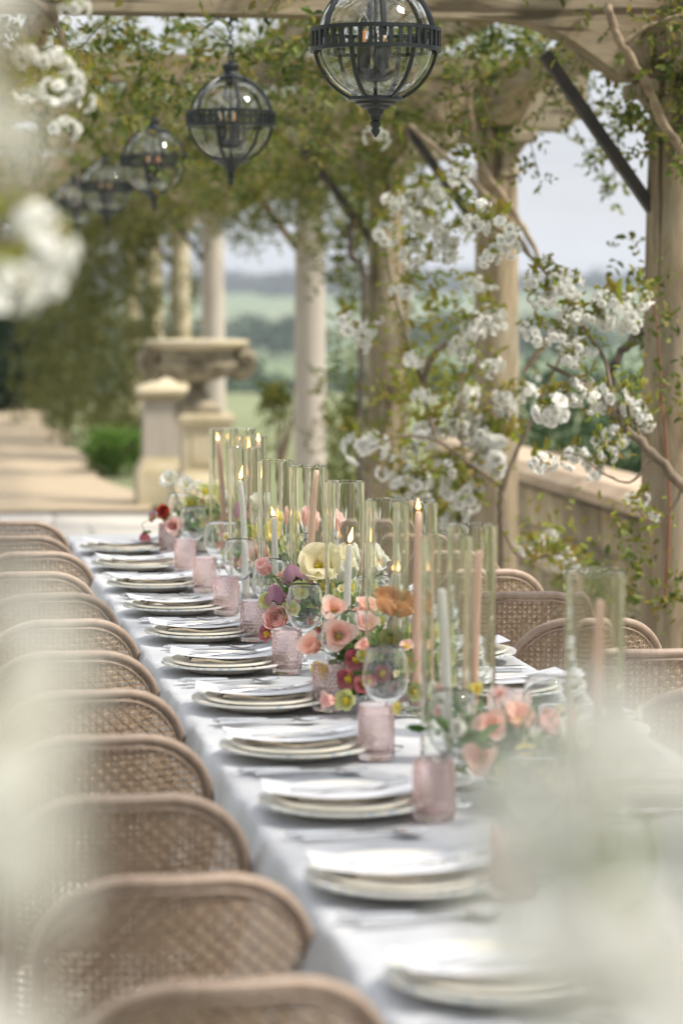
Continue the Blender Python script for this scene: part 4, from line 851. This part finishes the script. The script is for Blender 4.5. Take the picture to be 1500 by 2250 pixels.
blossoms(r2, b2_, [(802, 985, 76), (830, 990, 40), (1085, 1000, 88), (1070, 965, 60), (1015, 870, 58), (1012, 925, 62), (1035, 935, 46), (935, 955, 56), (960, 945, 42), (912, 1060, 62), (940, 1075, 50), (885, 1070, 46), (1000, 1075, 66), (1015, 1105, 56), (980, 1030, 44), (1025, 965, 40), (780, 715, 56), (800, 735, 40), (845, 518, 52), (868, 445, 50), (825, 305, 46), (930, 475, 62), (955, 500, 50), (905, 565, 46), (880, 640, 40), (1045, 630, 42), (1068, 690, 46), (1090, 715, 36), (1030, 735, 56), (1010, 760, 40), (1080, 797, 42), (1105, 880, 48), (1120, 905, 40), (1155, 865, 42), (1000, 1140, 50), (975, 1150, 40), (1190, 1205, 50), (1160, 1215, 40), (1230, 1225, 44), (1250, 1240, 36), (910, 790, 38), (925, 870, 34), (960, 420, 44), (1005, 395, 40), (1000, 520, 46), (975, 560, 40), (920, 430, 40)], 9.7, extra=1)
# leafy shoots of the second cherry
def shoots(root, base, lst, n_, spread, mk, size, wd=.42):
    ps = np.concatenate([np.array(W(a, b, c) - base) + rng.normal(size=(n_, 3)) * spread for a, b, c in lst]); N = len(ps)
    leaf_obj('leaves', ps, rand_dirs(N, .3), rand_dirs(N, .8), rng.uniform(.6, 1.2, N) * size, wd, M[mk], root)
shoots(r2, b2_, [(940, 700, 10), (920, 800, 10), (960, 650, 10), (990, 850, 10), (930, 900, 10), (900, 1000, 10), (960, 1020, 10), (1030, 1050, 9.7), (900, 520, 10), (950, 560, 10), (1000, 460, 10), (930, 1130, 10), (880, 860, 10.2), (1200, 1190, 9.3), (1240, 1215, 9.3), (970, 1080, 10), (1040, 860, 9.7)], 70, (.07, .1, .07), 'leaf_cherry', .045)
shoots(r1, b1, [(1300, 880, 8.3), (1400, 890, 8.3), (1390, 840, 8.3), (1270, 760, 8.4), (1340, 960, 8.2), (1370, 1120, 8.2), (1440, 1140, 8.2), (1390, 660, 8.3), (1240, 690, 8.4), (1400, 640, 8.35)], 26, (.035, .05, .035), 'leaf_cherry', .032)
# dark stem behind the near column
woody('vine_stem', 'dark twisted vine stem curving out from behind the nearest oak column', [[(1430, 705, 9.3, .016), (1395, 740, 9.3, .017), (1355, 790, 9.3, .016), (1340, 850, 9.3, .013), (1352, 890, 9.3, .010), (1380, 960, 9.3, .008)]], 'dark_bark')
# small rose shoots at the base and side of the nearest column
rs_, bs_ = woody('climbing_rose', 'young rose shoots tied along the trunk of the nearest oak column', [[(1460, 1330, 8.55, .005), (1470, 1100, 8.55, .005), (1455, 900, 8.55, .004), (1440, 700, 8.55, .003), (1425, 610, 8.55, .002)]], 'rust', group='climbing roses on the pergola')
shoots(rs_, bs_, [(1470, 700, 8.55), (1440, 620, 8.55), (1480, 880, 8.55), (1460, 1330, 8.5), (1490, 1300, 8.5), (1400, 1240, 8.6), (1385, 1190, 8.6), (1375, 1290, 8.6), (1470, 830, 8.5)], 34, (.04, .05, .04), 'leaf_rose', .036, .5)

# foreground cherry branches, close to the lens
def fore(label, branch, lst, group='blossoming cherry branches close to the viewer', leaves=None):
    r_, b_ = woody('cherry_branch', label, branch, 'bark', 'branch', group); blossoms(r_, b_, lst, leafy=lst[0][3] > 2)
    if leaves: shoots(r_, b_, leaves, 3, (.012, .012, .012), 'leaf_cherry', .03, .45)
fore('white cherry blossom spray hanging at the upper left beside the lanterns', [[(-60, -40, 4.2, .006), (90, 10, 4.2, .005), (150, 120, 4.2, .004), (170, 220, 4.2, .003), (150, 320, 4.2, .002)]],
     [(165, 25, 70, 4.2), (125, 140, 80, 4.15), (165, 185, 80, 4.2), (120, 205, 70, 4.1), (185, 225, 55, 4.2), (145, 285, 70, 4.2), (70, 200, 70, 4.0), (60, 120, 70, 4.0)], leaves=[(195, 175, 4.2), (190, 160, 4.2)])
fore('white cherry blossom bunch blurred at the left edge below the lantern row', [[(-120, 420, 2.3, .005), (0, 520, 2.3, .004), (80, 600, 2.3, .003)]], [(20, 540, 190, 2.3), (85, 590, 170, 2.3), (10, 640, 150, 2.2), (120, 555, 120, 2.4), (60, 500, 130, 2.3)])
fore('pale blossom and young leaves blurred across the top left corner', [[(-400, -200, 1.0, .005), (-100, 0, 1.0, .004), (40, 120, 1.0, .003)]], [(-130, 40, 400, 1.0), (-40, 330, 260, 1.0)], leaves=[(20, 180, 1.0), (-10, 230, 1.0)])
fore('pale blossom veil blurred over the near left chairs', [[(-700, 2500, .62, .004), (-300, 2000, .62, .003), (-100, 1600, .62, .002)]], [(-90, 1480, 560, .66), (-130, 1980, 560, .60), (-10, 1370, 330, .72), (-60, 2330, 420, .60), (10, 1690, 260, .62), (-60, 1750, 420, .58)], leaves=[(60, 1690, .62)])
fore('large white blossom bunch blurred over the lower right of the table', [[(1900, 2600, .72, .004), (1700, 2200, .72, .003), (1500, 1800, .72, .002)]], [(1330, 1760, 470, .74), (1180, 1950, 330, .78), (1480, 1950, 560, .70), (1480, 1620, 330, .76), (1330, 2080, 380, .72), (1560, 2250, 480, .68), (1250, 1690, 220, .82), (1160, 1760, 260, .80), (1100, 1700, 170, .85), (1290, 1610, 240, .80), (1400, 1650, 330, .72), (1250, 2150, 300, .70), (1130, 2080, 200, .8), (1420, 2200, 360, .70)], leaves=[(1300, 1900, .70)])

# ------------------------------------------------------------------ shrubs, bushes and far trees
def bush(name, label, c, rad, N, mk, size, cat='bush', group=None, wd=.5, shell=.45):
    root = empty(name, (c[0], c[1], c[2] - rad[2])); tag(root, label, cat, group); base = np.array((c[0], c[1], c[2] - rad[2])); ncl = max(8, N // 60)
    cl = blob_points(c, rad, ncl, shell); k = N // ncl; sp = min(rad) * .22
    ps = np.repeat(cl, k, 0) + rng.normal(size=(ncl * k, 3)) * sp; ps[:, 2] = np.maximum(ps[:, 2], .01 if c[2] - rad[2] > -.3 else c[2] - rad[2])
    out_ = ps - np.array(c); leaf_obj('leaves', ps - base, out_ / (np.linalg.norm(out_, axis=1, keepdims=True) + 1e-6) + rand_dirs(len(ps)) * .9, rand_dirs(len(ps), 1), rng.uniform(.6, 1.2, len(ps)) * size, wd, M[mk], root)
    b_ = MB()
    for q in range(5): e_ = Vector(rng.normal(size=3)) * .3; b_.tube([(0, 0, 0), (e_.x * rad[0], e_.y * rad[1], rad[2] * .7), (e_.x * rad[0] * 2.2, e_.y * rad[1] * 2.2, rad[2] * 1.4)], [max(.012, rad[0] * .05), max(.01, rad[0] * .035), .006], 6)
    b_.build('stem', M['bark'], root); return root
bush('round_bush', 'small fresh green bush at the edge of the gravel path', (1.84, YD(1.84, 23.2), .20), (.24, .24, .21), 2200, 'leaf_fresh', .05)
bush('round_bush', 'low bronze green bush between the fresh bush and the pier', (2.16, YD(2.16, 23.6), .22), (.20, .3, .26), 1500, 'leaf_shrub', .045)
bush('laurel_bush', 'dark laurel bush showing over the stone wall', (4.9, 14.5, .30), (1.2, 2.0, .85), 9000, 'leaf_bush', .09)
bush('laurel_bush', 'second dark laurel bush behind the wall, nearer the lawn', (5.2, 18.5, .15), (1.3, 2.2, .8), 7000, 'leaf_bush', .09)
bush('yew_tree', 'dark evergreen filling the end of the gravel path', (.9, 36.5, 1.0), (1.5, 1.5, 1.15), 9000, 'leaf_dark', .12, 'tree')
bush('yew_tree', 'dark evergreen at the left end of the gravel path', (-1.2, 35.5, 1.0), (1.3, 1.5, 1.15), 7000, 'leaf_dark', .12, 'tree')
bush('yew_tree', 'tall green tree closing the view above the dark evergreens', (-.3, 41, 2.3), (2.6, 1.5, 2.4), 9000, 'leaf_bush', .16, 'tree')
bush('thin_shrub', 'thin leafy shrub on the lawn between urn and pale column', (2.75, YD(2.75, 19.3), .75), (.22, .5, .55), 420, 'leaf_rose', .07, 'shrub', shell=.1)
for q in range(5):   # rose shrubs along the foot of the columns
    yy = (9.9, 13.6, 14.4, 15.6, 18.3)[q]
    bush('rose_shrub', ('low rose shrub just past the nearest oak column', 'low rose shrub at the foot of the third oak column', 'leafy rose shrub beyond the third oak column', 'rose shrub at the foot of the pale column', 'rose shrub beyond the pale column')[q], (2.72 + .1 * (q % 3), yy, .26), (.20, .36, .28), 800, ('leaf_rose', 'leaf_shrub')[q % 2], .045, 'shrub', 'rose shrubs along the columns')
def far_trees(name, label, spots, mk):
    PP = []; DD = []; SS = []
    for (px, D, h_, wd_) in spots:
        X = (px + 200) / F * D; Y = YD(X, D); z = hz(math.hypot(X, Y)); N = 160; p = blob_points((X, Y, z + h_ * .5), (wd_, wd_, h_ * .55), N, .4); PP.append(p); DD.append(rand_dirs(N)); SS.append(np.full(N, h_ * .22))
    PP, DD, SS = np.concatenate(PP), np.concatenate(DD), np.concatenate(SS); o = leaf_obj(name, PP, DD, rand_dirs(len(PP), 1), SS, .8, M[mk]); tag(o, label, 'trees', kind='stuff')
sp1 = [(px + random.uniform(-12, 12), 620 + random.uniform(-40, 60), random.uniform(5, 9), random.uniform(4, 8)) for px in range(-300, 1900, 17) if (px // 100) % 3 != 1]
sp2 = [(px + random.uniform(-8, 8), 1500 + random.uniform(-80, 200), random.uniform(8, 15), random.uniform(10, 18)) for px in range(-400, 2000, 9)]
sp3 = [(px, 330 + random.uniform(-20, 20), random.uniform(4, 6), random.uniform(3, 5)) for px in range(-300, 1900, 60)]
far_trees('far_hedgerow', 'hedgerow trees across the misty middle fields', sp1, 'leaf_bush'); far_trees('far_woods', 'bluish wood along the top of the far hills', sp2, 'leaf_dark'); far_trees('field_hedge', 'scattered hedge trees at the near edge of the valley', sp3, 'leaf_bush')

# ------------------------------------------------------------------ haze
hzb = MB(); hzb.box((0, 0, 10.0), (5200, 5200, 78)); hm = bpy.data.materials.new('haze'); hm.use_nodes = True; hn = hm.node_tree; hn.nodes.clear()
ho = hn.nodes.new('ShaderNodeOutputMaterial'); hv = hn.nodes.new('ShaderNodeVolumePrincipled'); hv.inputs['Color'].default_value = (.80, .86, .95, 1); hv.inputs['Density'].default_value = .00030; hv.inputs['Anisotropy'].default_value = .2
hn.links.new(hv.outputs[0], ho.inputs['Volume']); tag(hzb.build('haze', hm), kind='stuff')
